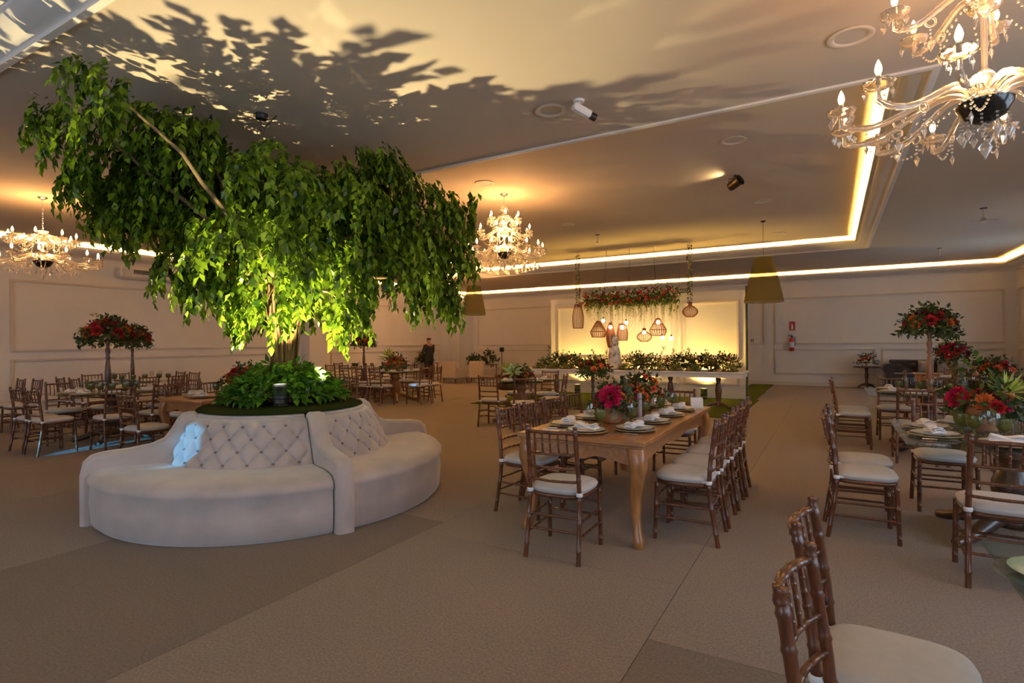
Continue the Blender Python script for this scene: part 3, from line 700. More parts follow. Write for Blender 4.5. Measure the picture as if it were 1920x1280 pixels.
chair(.16, 1.56, '+x', 'bamboo-style chair at the bare glass table corner, nearer of two', 'chairs by the bare glass corner', turn=-8)
g = 'chairs at the glass table with the tall candlestick flowers'
for x, y, f in ((.24, 9.14, '+x'), (.24, 9.66, '+x'), (.80, 10.10, '-y'), (1.40, 10.1, '-y'), (.86, 8.36, '+y'), (1.36, 8.36, '+y')):
    chair(x, y, f, 'bamboo-style chair around the glass table under the tall candlestick flowers', g)
g = 'chairs at the glass table before the black sofa'
for x, y, f in ((1.9, 11.85, '+y'), (2.5, 11.9, '+y'), (1.42, 12.7, '+x'), (2.1, 13.6, '-y'), (2.7, 13.6, '-y')):
    chair(x, y, f, 'bamboo-style chair around the glass table before the black sofa', g, True)
# left side of the hall
g = 'chairs at the glass table under the left chandelier'
for x, y, f in ((-9.55, 3.50, '+y'), (-10.05, 3.50, '+y'), (-9.08, 4.05, '-x'), (-9.08, 4.66, '-x'), (-10.72, 4.1, '+x'), (-10.72, 4.68, '+x'), (-9.62, 5.30, '-y'), (-10.15, 5.3, '-y')):
    chair(x, y, f, 'bamboo-style chair around the glass table under the left chandelier', g)
g = 'chairs at the glass table beside the left wall'
for x, y, f in ((-12.1, 5.0, '+y'), (-12.65, 5.0, '+y'), (-13.2, 5.6, '+x'), (-13.2, 6.15, '+x'), (-12.1, 6.75, '-y'), (-12.65, 6.75, '-y'), (-11.55, 5.65, '-x'), (-11.55, 6.2, '-x')):
    chair(x, y, f, 'bamboo-style chair around the glass table beside the left wall', g, True)
for x, y in ((-12.35, 4.12), (-12.85, 4.05)):
    chair(x, y - .05, '-y', 'bamboo-style chair standing alone near the left wall panel', 'pair of chairs near the left wall panel', True)
g = 'chairs at the oak table behind the tree'
for x, y, f in ((-7.50, 3.72, '+y'), (-8.45, 4.75, '+x'), (-8.45, 5.3, '+x'), (-8.45, 5.85, '+x'), (-6.6, 5.2, '-x'), (-6.6, 5.8, '-x'), (-7.5, 6.9, '-y')):
    chair(x, y, f, 'bamboo-style chair around the oak table behind the tree', g)
g = 'chairs at the glass table with the orange flower bowl'
for x, y, f in ((-9.95, 10.05, '+y'), (-9.50, 10.05, '+y'), (-8.90, 10.70, '-x'), (-8.90, 11.15, '-x'), (-9.6, 11.75, '-y'), (-10.2, 11.75, '-y'), (-10.78, 10.7, '+x'), (-10.78, 11.15, '+x')):
    chair(x, y, f, 'bamboo-style chair around the glass table with the orange flower bowl', g, True)
g = 'chairs at the glass table with the tall burgundy flowers'
for x, y, f in ((-12.5, 11.35, '+y'), (-12.0, 11.4, '+y'), (-11.45, 12.1, '-x'), (-11.45, 12.6, '-x'), (-12.5, 13.2, '-y'), (-12.0, 13.2, '-y'), (-13.1, 12.2, '+x')):
    chair(x, y, f, 'bamboo-style chair around the glass table with the tall burgundy flowers', g, True)
g = 'chairs around the succulent table'
chair(-5.32, 8.50, '+y', 'bamboo-style chair drawn up to the table with the succulent arrangement', g, turn=6)
chair(-4.42, 9.08, '-x', 'bamboo-style chair on the buffet side of the succulent table', g, turn=14)
chair(-4.60, 8.30, R(40), 'bamboo-style chair turned askew between the succulent table and oak table', g)
for x, y, f in ((-5.0, 9.95, '-y'), (-5.6, 9.92, '-y')): chair(x, y, f, 'bamboo-style chair on the far side of the succulent table', 'chairs on the far side of the succulent table', True)

# ================================================================== tables
def oak_table(label, cx, y0, y1, W=1.04, H=.78):
    L = y1 - y0; t = thing('dining_table', label, 'table', (cx, (y0 + y1) / 2, 0))
    n = 5; bw = (W) / n
    for k in range(n):
        link('plank', MB().bbox((-W / 2 + bw * (k + .5), 0, H - .018), (bw - .0015, L - .24, .036), .004).mesh('plank', m_oak, False), t)
    for s in (-1, 1): link('end_board', MB().bbox((0, s * (L / 2 - .06), H - .018), (W, .118, .036), .006).mesh('end', wood('honey_oak_cross', (.42, .19, .06), (.27, .11, .033), 2.5, (1.2, 12, 12), .35, .35, .06) if s < 0 else m_oak, False), t)
    link('edge_lip', MB().bbox((0, 0, H - .045), (W - .03, L - .03, .02), .006).mesh('lip', m_oak, False), t)
    # aprons with a wavy lower edge
    def apron(ln, horiz):
        n = 40; mb = MB(); top = H - .055
        pts = []
        for i in range(n + 1):
            u = i / n; e = abs(u - .5) * 2; low = top - .10 - (.035 * max(0, math.cos((e - 1.0) * 4.2)) if e > .62 else 0) + .018 * math.cos(u * math.pi * 6) * (1 - e)
            pts.append(((u - .5) * ln, low))
        vs = []; th = .012
        for s_ in (-th, th):
            for x, lo in pts: vs += [(x, s_, lo), (x, s_, top)]
        m = 2 * (n + 1); fs = []
        for i in range(n):
            a = 2 * i; fs += [(a, a + 2, a + 3, a + 1), (m + a, m + a + 1, m + a + 3, m + a + 2), (a, m + a, m + a + 2, a + 2), (a + 1, a + 3, m + a + 3, m + a + 1)]
        mb.add(vs, fs); return mb.mesh('apron', m_oak, False)
    for s in (-1, 1):
        link('apron', apron(W - .16, 1), t, (0, s * (L / 2 - .075), 0)); link('apron', apron(L - .16, 0), t, (s * (W / 2 - .075), 0, 0), (0, 0, R(90)))
    for sx in (-1, 1):
        for sy in (-1, 1):
            # cabriole leg: knee out, ankle in, foot out
            prof = [(0, .030, .030), (.03, .032, .034), (.05, .030, .036), (.10, .018, .030), (.22, -.004, .030), (.36, -.004, .036), (.48, .018, .044), (.58, .034, .054), (.66, .026, .060), (.70, .014, .060), (.725, .010, .058)]
            mb = MB(); c0x, c0y = sx * (W / 2 - .09), sy * (L / 2 - .09)
            path = [(c0x + sx * o * .9, c0y + sy * o * .9, z) for z, o, r in prof]
            vs = []
            for (x, y, z), (_, _, r) in zip(path, prof):
                for a, b in ((-1, -.7), (-.7, -1), (.7, -1), (1, -.7), (1, .7), (.7, 1), (-.7, 1), (-1, .7)): vs.append((x + a * r, y + b * r, z))
            fs = [tuple(range(7, -1, -1)), tuple(range(len(vs) - 8, len(vs)))]
            for i in range(len(prof) - 1):
                for k in range(8): fs.append((i * 8 + k, i * 8 + (k + 1) % 8, i * 8 + 8 + (k + 1) % 8, i * 8 + 8 + k))
            lg = link('leg', mb.add(vs, fs).mesh('leg', m_oakv), t)
            link('foot_block', MB().bbox((path[0][0], path[0][1], .02), (.056, .056, .04), .006).mesh('foot', m_walnut, False), lg)
    return t
oak_table('long honey oak dining table with cabriole legs laid for ten', -1.68, 3.86, 6.34)
oak_table('honey oak dining table behind the leafy tree with a terracotta flower pot', -7.52, 4.12, 6.5)
def ped_table(name, label, cx, cy, W=1.42, wood_=m_walnut, H=.77, rz=0.0, thick=1.0):
    t = thing(name, label, 'table', (cx, cy, 0), rz)
    link('glass_top', MB().bbox((0, 0, H - .006), (W, W, .012), .004).mesh('top', m_gtop, False), t)
    k = thick
    link('pedestal', MB().lathe([(.001, .10), (.10 * k, .10), (.12 * k, .13), (.10 * k, .17), (.075 * k, .20), (.10 * k, .27), (.125 * k, .36), (.12 * k, .44), (.085 * k, .52), (.075 * k, .56), (.10 * k, .60), (.11 * k, .62), (.095 * k, .64), (.085 * k, .70), (.13 * k, .735), (.13 * k, H - .013), (.001, H - .013)], 24).mesh('ped', wood_), t)
    for i in range(4):
        a = R(45 + 90 * i); c, s = math.cos(a), math.sin(a)
        mb = MB().tube([(c * .05, s * .05, .20), (c * .20, s * .20, .165), (c * .36, s * .36, .085), (c * .48, s * .48, .045), (c * .56, s * .56, .036)], [.065, .060, .048, .038, .034], 8)
        link('foot', mb.mesh('foot', wood_), t)
    return t
T1 = (1.15, 5.42); T2 = (1.12, 9.30); T3 = (1.17, 1.90); T4 = (2.25, 12.75); L1 = (-9.90, 4.42); L3 = (-12.38, 5.88); M1 = (-9.85, 10.92); M2 = (-12.30, 12.25); S1 = (-5.15, 9.22)
ped_table('glass_dining_table', 'square glass table on a dark pedestal holding the low terracotta flower pot', *T1)
ped_table('glass_dining_table', 'square glass table carrying the tall candlestick flowers by the aisle', *T2)
ped_table('glass_dining_table', 'bare glass table corner with a green plate next to the two front chairs', *T3)
ped_table('glass_dining_table', 'square glass table in front of the black sofa', *T4)
ped_table('glass_dining_table', 'square glass table under the left chandelier with tall flowers', *L1)
ped_table('glass_dining_table', 'square glass table close to the left wall with tall flowers', *L3)
ped_table('glass_dining_table', 'square glass table on a thick turned oak pedestal with orange flowers', *M1, wood_=m_midwood, thick=1.25)
ped_table('glass_dining_table', 'square glass table with tall burgundy flowers beside the wall pilaster', *M2)
ped_table('pedestal_table', 'pedestal table holding the succulent and magenta flower arrangement', *S1, W=1.3, wood_=m_midwood)

# ================================================================== tableware
me_charger = MB().lathe([(.001, .0), (.11, .0), (.165, .010), (.168, .013), (.160, .013), (.11, .006), (.001, .006)], 36).mesh('charger', m_gcharge)
me_rim = MB().lathe([(.160, .0125), (.167, .014), (.171, .017), (.167, .020), (.160, .014)], 36).mesh('rim', m_gold)
me_plate = MB().lathe([(.001, .0), (.080, .0), (.095, .006), (.143, .016), (.148, .020), (.143, .021), (.095, .011), (.08, .006), (.001, .006)], 36).mesh('plate', m_china)
def napkin_mesh(seed):
    r_ = random.Random(seed); mb = MB()
    for k in range(4):
        w_, d_ = .20 - .010 * k, .080 - .006 * k; n = 10; z = .012 + k * .008
        vs = []
        for i in range(n + 1):
            u = i / n - .5; zz = z + .006 * math.sin(u * 7 + k + seed) + .008 * abs(u)
            for v_ in (-.5, -.2, .2, .5):
                e = .004 * (1 - abs(v_) * 2) if abs(v_) < .4 else -.003
                vs.append((u * w_, v_ * d_ + .006 * math.sin(u * 9 + k * 2 + seed), zz + e))
        off = len(vs); vs += [(x, y, zz - .006) for x, y, zz in vs]
        fs = []
        for i in range(n):
            for j in range(3):
                a = i * 4 + j; fs += [(a, a + 1, a + 5, a + 4), (off + a, off + a + 4, off + a + 5, off + a + 1)]
            for j in (0, 3): a = i * 4 + j; fs.append((a, a + 4, off + a + 4, off + a) if j == 0 else (a + 4, a, off + a, off + a + 4))
        fs.append((0, off, off + 1, 1)); fs.append((1, off + 1, off + 2, 2)); fs.append((2, off + 2, off + 3, 3))
        a = n * 4; fs.append((a + 1, off + a + 1, off + a, a)); fs.append((a + 2, off + a + 2, off + a + 1, a + 1)); fs.append((a + 3, off + a + 3, off + a + 2, a + 2))
        mb.add(vs, fs)
    return mb.mesh('napkin', m_napk)
me_nap = [napkin_mesh(s) for s in range(3)]
def fork_mesh():
    mb = MB().tube([(0, -.09, .003), (0, -.03, .006), (0, .03, .004)], [.0045, .0028, .0030], 6)
    mb.box((0, .048, .005), (.02, .036, .002))
    for k in range(4): mb.box((-.0085 + .0057 * k, .085, .006), (.003, .042, .002))
    return mb.mesh('fork', m_silver)
me_fork = fork_mesh()
me_knife = MB().tube([(0, -.10, .004), (0, -.01, .005)], [.006, .005], 6).box((0, .055, .005), (.013, .125, .002)).mesh('knife', m_silver)
me_goblet = MB().lathe([(.001, 0), (.036, 0), (.037, .003), (.012, .009), (.006, .02), (.010, .03), (.006, .042), (.008, .052), (.030, .064), (.045, .085), (.049, .115), (.046, .150), (.0445, .150), (.047, .115), (.043, .088), (.028, .068), (.001, .060)], 22).mesh('goblet', m_ggoblet)
me_wine = MB().lathe([(.001, 0), (.034, 0), (.035, .002), (.006, .008), (.0035, .02), (.0035, .085), (.010, .093), (.030, .108), (.040, .135), (.040, .165), (.033, .198), (.032, .198), (.039, .165), (.039, .135), (.029, .110), (.001, .096)], 22).mesh('wine', m_clear)
def setting(x, y, H, ang, place_, fk=True, where=''):
    G_ = place_; place_ = place_ + where
    """charger, plate, napkin and cutlery are separate things lying on the table"""
    c = thing('charger_plate', 'beaded smoked glass charger on ' + place_, 'charger', (x, y, H), ang, 'chargers on ' + G_); grow([N('dish', me_charger), N('beaded_rim', me_rim)], c)
    single(me_plate, 'dinner_plate', 'white dinner plate on ' + place_, 'plate', (x, y, H + .0125), ang, 'plates on ' + G_)
    single(me_nap[int(abs(x * 37 + y * 53)) % 3], 'napkin', 'folded white napkin on ' + place_, 'napkin', (x, y, H + .0315), ang + R(_cr.uniform(-14, 14)), 'napkins on ' + G_)
    if fk:
        c_, s_ = math.cos(ang), math.sin(ang)
        for d, me, nm in ((-.20, me_fork, 'fork'), (.20, me_knife, 'knife')):
            single(me, nm, 'steel %s on %s' % (nm, place_), nm, (x + c_ * d, y + s_ * d, H), ang, {'fork': 'forks', 'knife': 'knives'}[nm] + ' on ' + G_)
def glasses(L, H, place_):
    for x, y, k in L:
        if k == 'g': single(me_goblet, 'goblet', 'olive green pressed glass goblet on ' + place_, 'goblet', (x, y, H), 0, 'green goblets on ' + place_)
        else: single(me_wine, 'wine_glass', 'clear stemmed wine glass on ' + place_, 'glass', (x, y, H), 0, 'wine glasses on ' + place_)
H = .781; pl_ = 'the long oak table'
for y, n_ in zip((4.36, 4.86, 5.36, 5.86), ORD):
    setting(-1.39, y, H, R(90), pl_, True, ', aisle side, %s from buffet end' % n_); setting(-1.97, y, H, R(-90), pl_, True, ', tree side, %s from buffet end' % n_)
setting(-1.70, 4.10, H, 0, pl_, True, ', at the end facing the buffet'); setting(-1.66, 6.1, H, R(180), pl_, False, ', at the buffet end')
glasses([(-1.80, 4.42, 'w'), (-1.69, 4.38, 'g'), (-1.52, 4.68, 'g'), (-1.50, 4.58, 'w'), (-1.54, 5.12, 'g'), (-1.46, 5.17, 'w'), (-1.52, 5.62, 'g'), (-1.42, 5.64, 'w'), (-1.50, 6.02, 'g'), (-1.90, 5.14, 'w'), (-1.93, 5.6, 'g')], H, pl_)
H = .771; pl_ = 'the low flower pot table'
setting(.66, 5.60, H, R(-90), pl_); setting(.66, 5.18, H, R(-90), pl_); setting(1.02, 4.93, H, 0, pl_); setting(.92, 5.92, H, R(180), pl_); setting(1.62, 5.5, H, R(90), pl_, False); setting(1.45, 4.95, H, 0, pl_, False)
glasses([(.86, 5.47, 'g'), (.92, 5.36, 'g'), (.97, 5.28, 'w'), (1.07, 5.24, 'g'), (1.00, 5.16, 'w'), (1.25, 5.18, 'w'), (1.32, 5.12, 'g'), (1.02, 5.72, 'w')], H, pl_)
pl_ = 'the tall candlestick flower table'
setting(.70, 9.66, H, R(-90), pl_, False); setting(.70, 9.12, H, R(-90), pl_, False); setting(.95, 8.84, H, 0, pl_, False); setting(1.45, 8.84, H, 0, pl_, False); setting(1.45, 9.8, H, 0, pl_, False)
glasses([(.80, 9.38, 'g'), (.88, 9.47, 'w'), (.97, 9.42, 'w'), (1.03, 9.22, 'g'), (1.12, 9.1, 'w'), (1.2, 9.05, 'w'), (1.32, 9.12, 'g'), (1.42, 9.2, 'g'), (1.5, 9.3, 'w')], H, pl_)
pl_ = 'the bare glass corner table'
me_gplate = MB().lathe([(.001, .0), (.075, .0), (.085, .006), (.128, .016), (.133, .020), (.128, .021), (.085, .011), (.07, .006), (.001, .006)], 36).mesh('plate', mat('pale_green_china', (.30, .46, .33), .2, coat=.4))
p = atz(2000, 1095, H); single(me_charger, 'charger_plate', 'dark smoked charger at the bare glass table corner', 'charger', (p.x, p.y, H)); single(me_gplate, 'dinner_plate', 'pale green plate on the dark charger at the bare glass corner', 'plate', (p.x, p.y, H + .0125))
pl_ = 'the glass table before the sofa'
for x, y in ((1.80, 12.75), (2.05, 12.3), (2.6, 12.3), (2.45, 13.2)): setting(x, y, H, 0, pl_, False)
glasses([(1.95, 12.9, 'g'), (2.1, 12.6, 'g'), (2.45, 12.5, 'g'), (2.55, 12.7, 'g'), (2.65, 12.6, 'w')], H, pl_)
pl_ = 'the table under the left chandelier'
for x, y, a in ((-9.66, 3.92, 0), (-10.1, 3.92, 0), (-9.40, 4.2, 90), (-9.42, 4.7, 90), (-10.38, 4.2, -90), (-10.38, 4.68, -90), (-9.75, 4.9, 180)): setting(x, y, H, R(a), pl_, False)
glasses([(-10.05, 4.15, 'g'), (-9.92, 4.13, 'g'), (-9.72, 4.16, 'g'), (-9.62, 4.28, 'g'), (-9.58, 4.45, 'g'), (-9.62, 4.62, 'g'), (-9.85, 4.22, 'w'), (-9.78, 4.26, 'w'), (-9.70, 4.34, 'w'), (-9.66, 4.52, 'w'), (-10.12, 4.3, 'w'), (-9.98, 4.6, 'w'), (-10.0, 4.05, 'w'), (-9.75, 4.66, 'w')], H, pl_)
pl_ = 'the table beside the left wall'
for x, y, a in ((-12.1, 5.35, 0), (-12.65, 5.35, 0), (-11.85, 5.9, 90), (-12.9, 5.9, -90)): setting(x, y, H, R(a), pl_, False)
glasses([(-12.2, 5.6, 'g'), (-12.08, 5.75, 'g'), (-12.05, 5.95, 'g'), (-12.0, 6.2, 'g'), (-12.6, 5.65, 'g'), (-12.15, 6.3, 'w'), (-12.4, 5.55, 'w'), (-12.1, 6.1, 'w'), (-11.95, 6.35, 'g')], H, pl_)
pl_ = 'the table with the orange flower bowl'
for x, y, a in ((-9.95, 10.45, 0), (-9.5, 10.45, 0), (-9.35, 10.8, 90), (-9.4, 11.2, 90), (-10.35, 11.0, -90)): setting(x, y, H, R(a), pl_, False)
glasses([(-10.15, 10.7, 'g'), (-9.95, 10.66, 'g'), (-9.62, 10.72, 'g'), (-9.55, 10.95, 'g'), (-10.05, 10.68, 'w'), (-9.7, 10.7, 'w'), (-9.6, 10.85, 'w')], H, pl_)
pl_ = 'the tall burgundy flower table'
for x, y, a in ((-12.5, 11.8, 0), (-12.0, 11.8, 0), (-11.8, 12.3, 90), (-12.75, 12.3, -90)): setting(x, y, H, R(a), pl_, False)
glasses([(-12.45, 12.0, 'g'), (-12.3, 11.95, 'g'), (-12.05, 12.05, 'g'), (-11.98, 12.25, 'g'), (-12.2, 11.95, 'w'), (-12.6, 12.1, 'g')], H, pl_)
pl_ = 'the oak table behind the tree'
H = .781
for x, y, a in ((-7.85, 4.55, -90), (-7.85, 5.2, -90), (-7.25, 4.7, 90), (-7.5, 4.42, 0)): setting(x, y, H, R(a), pl_, False)
glasses([(-7.86, 4.86, 'g'), (-7.62, 4.62, 'w'), (-7.3, 4.95, 'g')], H, pl_)
pl_ = 'the succulent table'
for x, y, a in ((-4.78, 9.05, 90), (-4.8, 9.5, 90), (-5.2, 8.8, 0)): setting(x, y, .771, R(a), pl_, False)
# loose cards and the tall candle on the long table
single(MB().box((0, 0, .001), (.21, .10, .0015)).mesh('card', m_paper, False), 'menu_card', 'white menu card lying flat at the chair end of the oak table', 'card', (-1.98, 4.08, .781), R(8))
mc = thing('tent_card', 'folded white tent card with printed lines at the corner of the oak table', 'card', (-1.27, 6.14, .781), R(25))
link('front_leaf', MB().box((0, -.025, .055), (.125, .002, .115), 0, R(-14)).mesh('c', m_paper, False), mc); link('back_leaf', MB().box((0, .025, .055), (.125, .002, .115), 0, R(14)).mesh('c', m_paper, False), mc)
ln = MB()
for k in range(4): ln.box((0, -.0295 + .0062 * k, .03 + .02 * k), (.09, .001, .003), 0, R(-14))
link('printed_line', ln.mesh('l', mat('grey_ink', (.25, .25, .3), .8), False), mc)
tp_ = thing('taper_candle', 'thick lilac grey candle standing among the flowers on the oak table', 'candle', (-1.56, 5.05, .781))
link('candle_body', MB().lathe([(.001, 0), (.030, 0), (.030, .01), (.024, .015), (.023, .23), (.015, .24), (.001, .238)], 16).mesh('c', mat('lilac_wax', (.30, .26, .34), .6)), tp_); link('wick', MB().tube([(0, 0, .235), (.002, 0, .252)], .0015, 5).mesh('w', m_black), tp_)
# ================================================================== chandeliers
me_bob = MB()
for k in range(16):   # fluted drip pan
    pass
def fluted(r, h, n=24):
    mb = MB(); prof = [(.012, 0), (.5, .12), (.85, .45), (1.0, 1.0), (.93, 1.0), (.78, .5), (.45, .2), (.012, .12)]; vs = []
    for rr, zz in prof:
        for k in range(n):
            a = 2 * math.pi * k / n; q = r * rr * (1 + (.06 if k % 2 else -.04) * (rr if rr > .3 else 0)); vs.append((q * math.cos(a), q * math.sin(a), h * zz))
    fs = [(i * n + k, i * n + (k + 1) % n, (i + 1) * n + (k + 1) % n, (i + 1) * n + k) for i in range(len(prof) - 1) for k in range(n)]
    return mb.add(vs, fs)
me_bob = fluted(.072, .038).mesh('drip_pan', m_cryst)
me_cup = fluted(.045, .05, 16).mesh('cup', m_cryst)
me_candle = MB().lathe([(.001, 0), (.012, 0), (.012, .035), (.014, .037), (.010, .045), (.001, .045)], 10).mesh('candle', m_alu)
me_bulb = MB().lathe([(.001, 0), (.009, .003), (.0155, .02), (.017, .032), (.013, .052), (.006, .070), (.001, .080)], 12).mesh('bulb', m_bulb)
def drop_mesh(beads, s=1.0):
    mb = MB(); z = 0
    for k in range(beads): z -= .012 * s; mb.ball((0, 0, z), .0058 * s, 6, 4); z -= .006 * s
    # kite-cut prism
    z -= .004; n = 6
    ring = [(.0165 * s, 0), (.004 * s, .005 * s)]
    top = (0, 0, z); bot = (0, 0, z - .062 * s); mid = [(.0175 * s * math.cos(2 * math.pi * k / n), .009 * s * math.sin(2 * math.pi * k / n), z - .024 * s) for k in range(n)]
    mb.add([top, bot] + mid, [(0, 2 + k, 2 + (k + 1) % n) for k in range(n)] + [(1, 2 + (k + 1) % n, 2 + k) for k in range(n)])
    return mb.mesh('crystal_drop', m_cryst, False)
me_d1, me_d3 = drop_mesh(1), drop_mesh(3, 1.15)
_arm = {}
def arm_mesh(rad, sag):
    key = (round(rad, 3), sag)
    if key not in _arm:
        path = []; rr = []
        P0, P1, P2, P3 = Vector((.05, 0, .02)), Vector((.30 * rad, 0, .20)), Vector((.62 * rad, 0, -sag * 2.4)), Vector((rad, 0, -.05))
        for i in range(19):
            t = i / 18; path.append((1 - t) ** 3 * P0 + 3 * t * (1 - t) ** 2 * P1 + 3 * t * t * (1 - t) * P2 + t ** 3 * P3); rr.append(.0165 + (.0022 if i % 2 else -.001))
        path.append(Vector((rad, 0, 0))); rr.append(.011)
        mb = MB().tube(path, rr, 8)
        # curl ring under the arm
        c = path[11] - Vector((0, 0, .035)); mb.tube([c + Vector((.024 * math.cos(2 * math.pi * k / 12), 0, .024 * math.sin(2 * math.pi * k / 12))) for k in range(13)], .006, 6, False)
        _arm[key] = (mb.mesh('arm', m_cryst), tuple(path[11] - Vector((0, 0, .06))), tuple(path[5]))
    return _arm[key]
def chandelier(label, loc, chain, tiers, cry=4, energy=60, bell=False):
    """tiers: (count, radius, z of the pans below the ceiling, sag, twist)"""
    t = thing('chandelier', label, 'chandelier', loc)
    link('ceiling_rose', MB().lathe([(.001, -.03), (.03, -.03), (.06, -.01), (.065, 0)], 20).mesh('rose', m_alu), t)
    mb = MB(); n = max(2, int(chain / .035))
    for k in range(n):
        z = -.03 - chain * (k + .5) / n; h = chain / n * .62; pts = []
        for i in range(9):
            a = 2 * math.pi * i / 8; x = .009 * math.cos(a); zz = z + h * math.sin(a); pts.append((x, 0, zz) if k % 2 else (0, x, zz))
        mb.tube(pts, .003, 5, False)
    link('chain', mb.mesh('chain', m_alu), t)
    z0 = -chain - .03; zl = tiers[-1][2]
    prof = [(.001, z0), (.02, z0 - .01), (.05, z0 - .03), (.03, z0 - .06), (.015, z0 - .09)]
    for _, r_, z, sg, _ in tiers: prof += [(.014, z + .17), (.04, z + .14), (.055, z + .10), (.045, z + .05), (.075, z + .03), (.085, z), (.06, z - .03), (.018, z - .05)]
    prof = sorted(prof, key=lambda q: -q[1]); prof += [(.02, zl - .07), (.001, zl - .08)]
    link('stem', MB().lathe(prof, 20).mesh('stem', m_cryst), t)
    link('crown_cup', fluted(.07, .06).mesh('crown', m_cryst), t, (0, 0, z0 - .04))
    link('hub_bowl', MB().lathe([(.001, -.10), (.04, -.10), (.09, -.07), (.12, -.02), (.125, .0), (.10, .0), (.001, -.01)], 24).mesh('hub', mat('smoked_chrome', (.06, .055, .05), .15, metal=.8)), t, (0, 0, zl - .01))
    # small curled plumes near the crown
    for k in range(6):
        a = R(60 * k); c, s = math.cos(a), math.sin(a); z = z0 - .10
        link('plume', MB().tube([(c * .02, s * .02, z), (c * .05, s * .05, z + .06), (c * .09, s * .09, z + .07), (c * .105, s * .105, z + .035), (c * .085, s * .085, z + .02)], [.008, .008, .007, .006, .005], 6).mesh('plume', m_cryst), t)
    for cnt, rad, z, sag, tw in tiers:
        me, hook, up = arm_mesh(rad, sag)
        for k in range(cnt):
            a = 2 * math.pi * (k + tw) / cnt; c, s = math.cos(a), math.sin(a)
            kids = [N('drip_pan', me_bob, (rad, 0, 0)), N('candle', me_candle, (rad, 0, .03)), N('bulb', me_bulb, (rad, 0, .073))]
            for q in range(cry):
                b = 2 * math.pi * (q + .5) / cry; kids.append(N('crystal_drop', me_d1, (rad + .058 * math.cos(b), .058 * math.sin(b), .03)))
            kids.append(N('crystal_drop', me_d3, hook))
            grow([N('arm', me, (0, 0, z), (0, 0, a), None, kids)], t)
        # bead swags from pan to pan
        mb = MB()
        for k in range(cnt):
            a0, a1 = 2 * math.pi * (k + tw) / cnt, 2 * math.pi * (k + 1 + tw) / cnt
            p0, p1 = Vector((rad * math.cos(a0), rad * math.sin(a0), z + .01)), Vector((.30 * rad * math.cos((a0 + a1) / 2), .30 * rad * math.sin((a0 + a1) / 2), z - .02))
            for i in range(1, 16):
                u = i / 16; p = p0.lerp(p1, u) - Vector((0, 0, .16 * math.sin(math.pi * u))); mb.ball(p, .0065, 6, 4)
        link('bead_swag', mb.mesh('swag', m_cryst), t)['kind'] = 'stuff'
    for k in range(10):
        a = 2 * math.pi * k / 10; link('crystal_drop', me_d3, t, (.10 * math.cos(a), .10 * math.sin(a), zl - .08))
    link('crystal_drop', me_d3, t, (0, 0, zl - .10), (0, 0, 0), 1.5)
    if bell:
        mbell = MB().lathe([(.001, 0), (.008, -.005), (.014, -.03), (.026, -.055), (.024, -.055), (.012, -.03), (.001, -.01)], 10).mesh('bell', mat('milky_crystal', (.85, .74, .55), .25, trans=.4))
        for q, (rr, m_) in enumerate(((.58, 18), (.44, 14), (.30, 10))):
            for k in range(m_):
                a = 2 * math.pi * (k + .5 * q) / m_; link('glass_bell', mbell, t, (rr * math.cos(a), rr * math.sin(a), zl - .16 - .04 * (q + 1)), (0, 0, 0), 1.25)
    L = Vector(loc)
    for _, r_, z, _, _ in tiers[-2:]:
        point('chandelier_light', L + Vector((0, 0, z + .16)), energy / 2, WARM, .18)
    return t
chandelier('large clear crystal chandelier hanging over the aisle tables', (.70, 3.74, HC), .16, [(6, .40, -.50, .05, .2), (12, .66, -1.00, .07, .4)], 4, 50)
chandelier('many-tiered golden crystal chandelier with glass bells in the ceiling recess', tuple(atz(945, 364, TZ)), .20, [(6, .26, -.46, .04, .1), (8, .44, -.68, .05, .3), (14, .64, -.98, .06, .0)], 3, 200, True)
chandelier('two-tiered crystal chandelier above the left glass tables', tuple(atz(80, 370, HC)),   .50, [(8, .40, -.66, .04, .3), (14, .68, -.95, .06, .1)], 4, 75)
chandelier('small distant crystal chandelier near the far corner of the hall', (-10.75, 14.55, HC), .30, [(6, .26, -.55, .04, .0), (10, .42, -.85, .05, .2)], 2, 260)

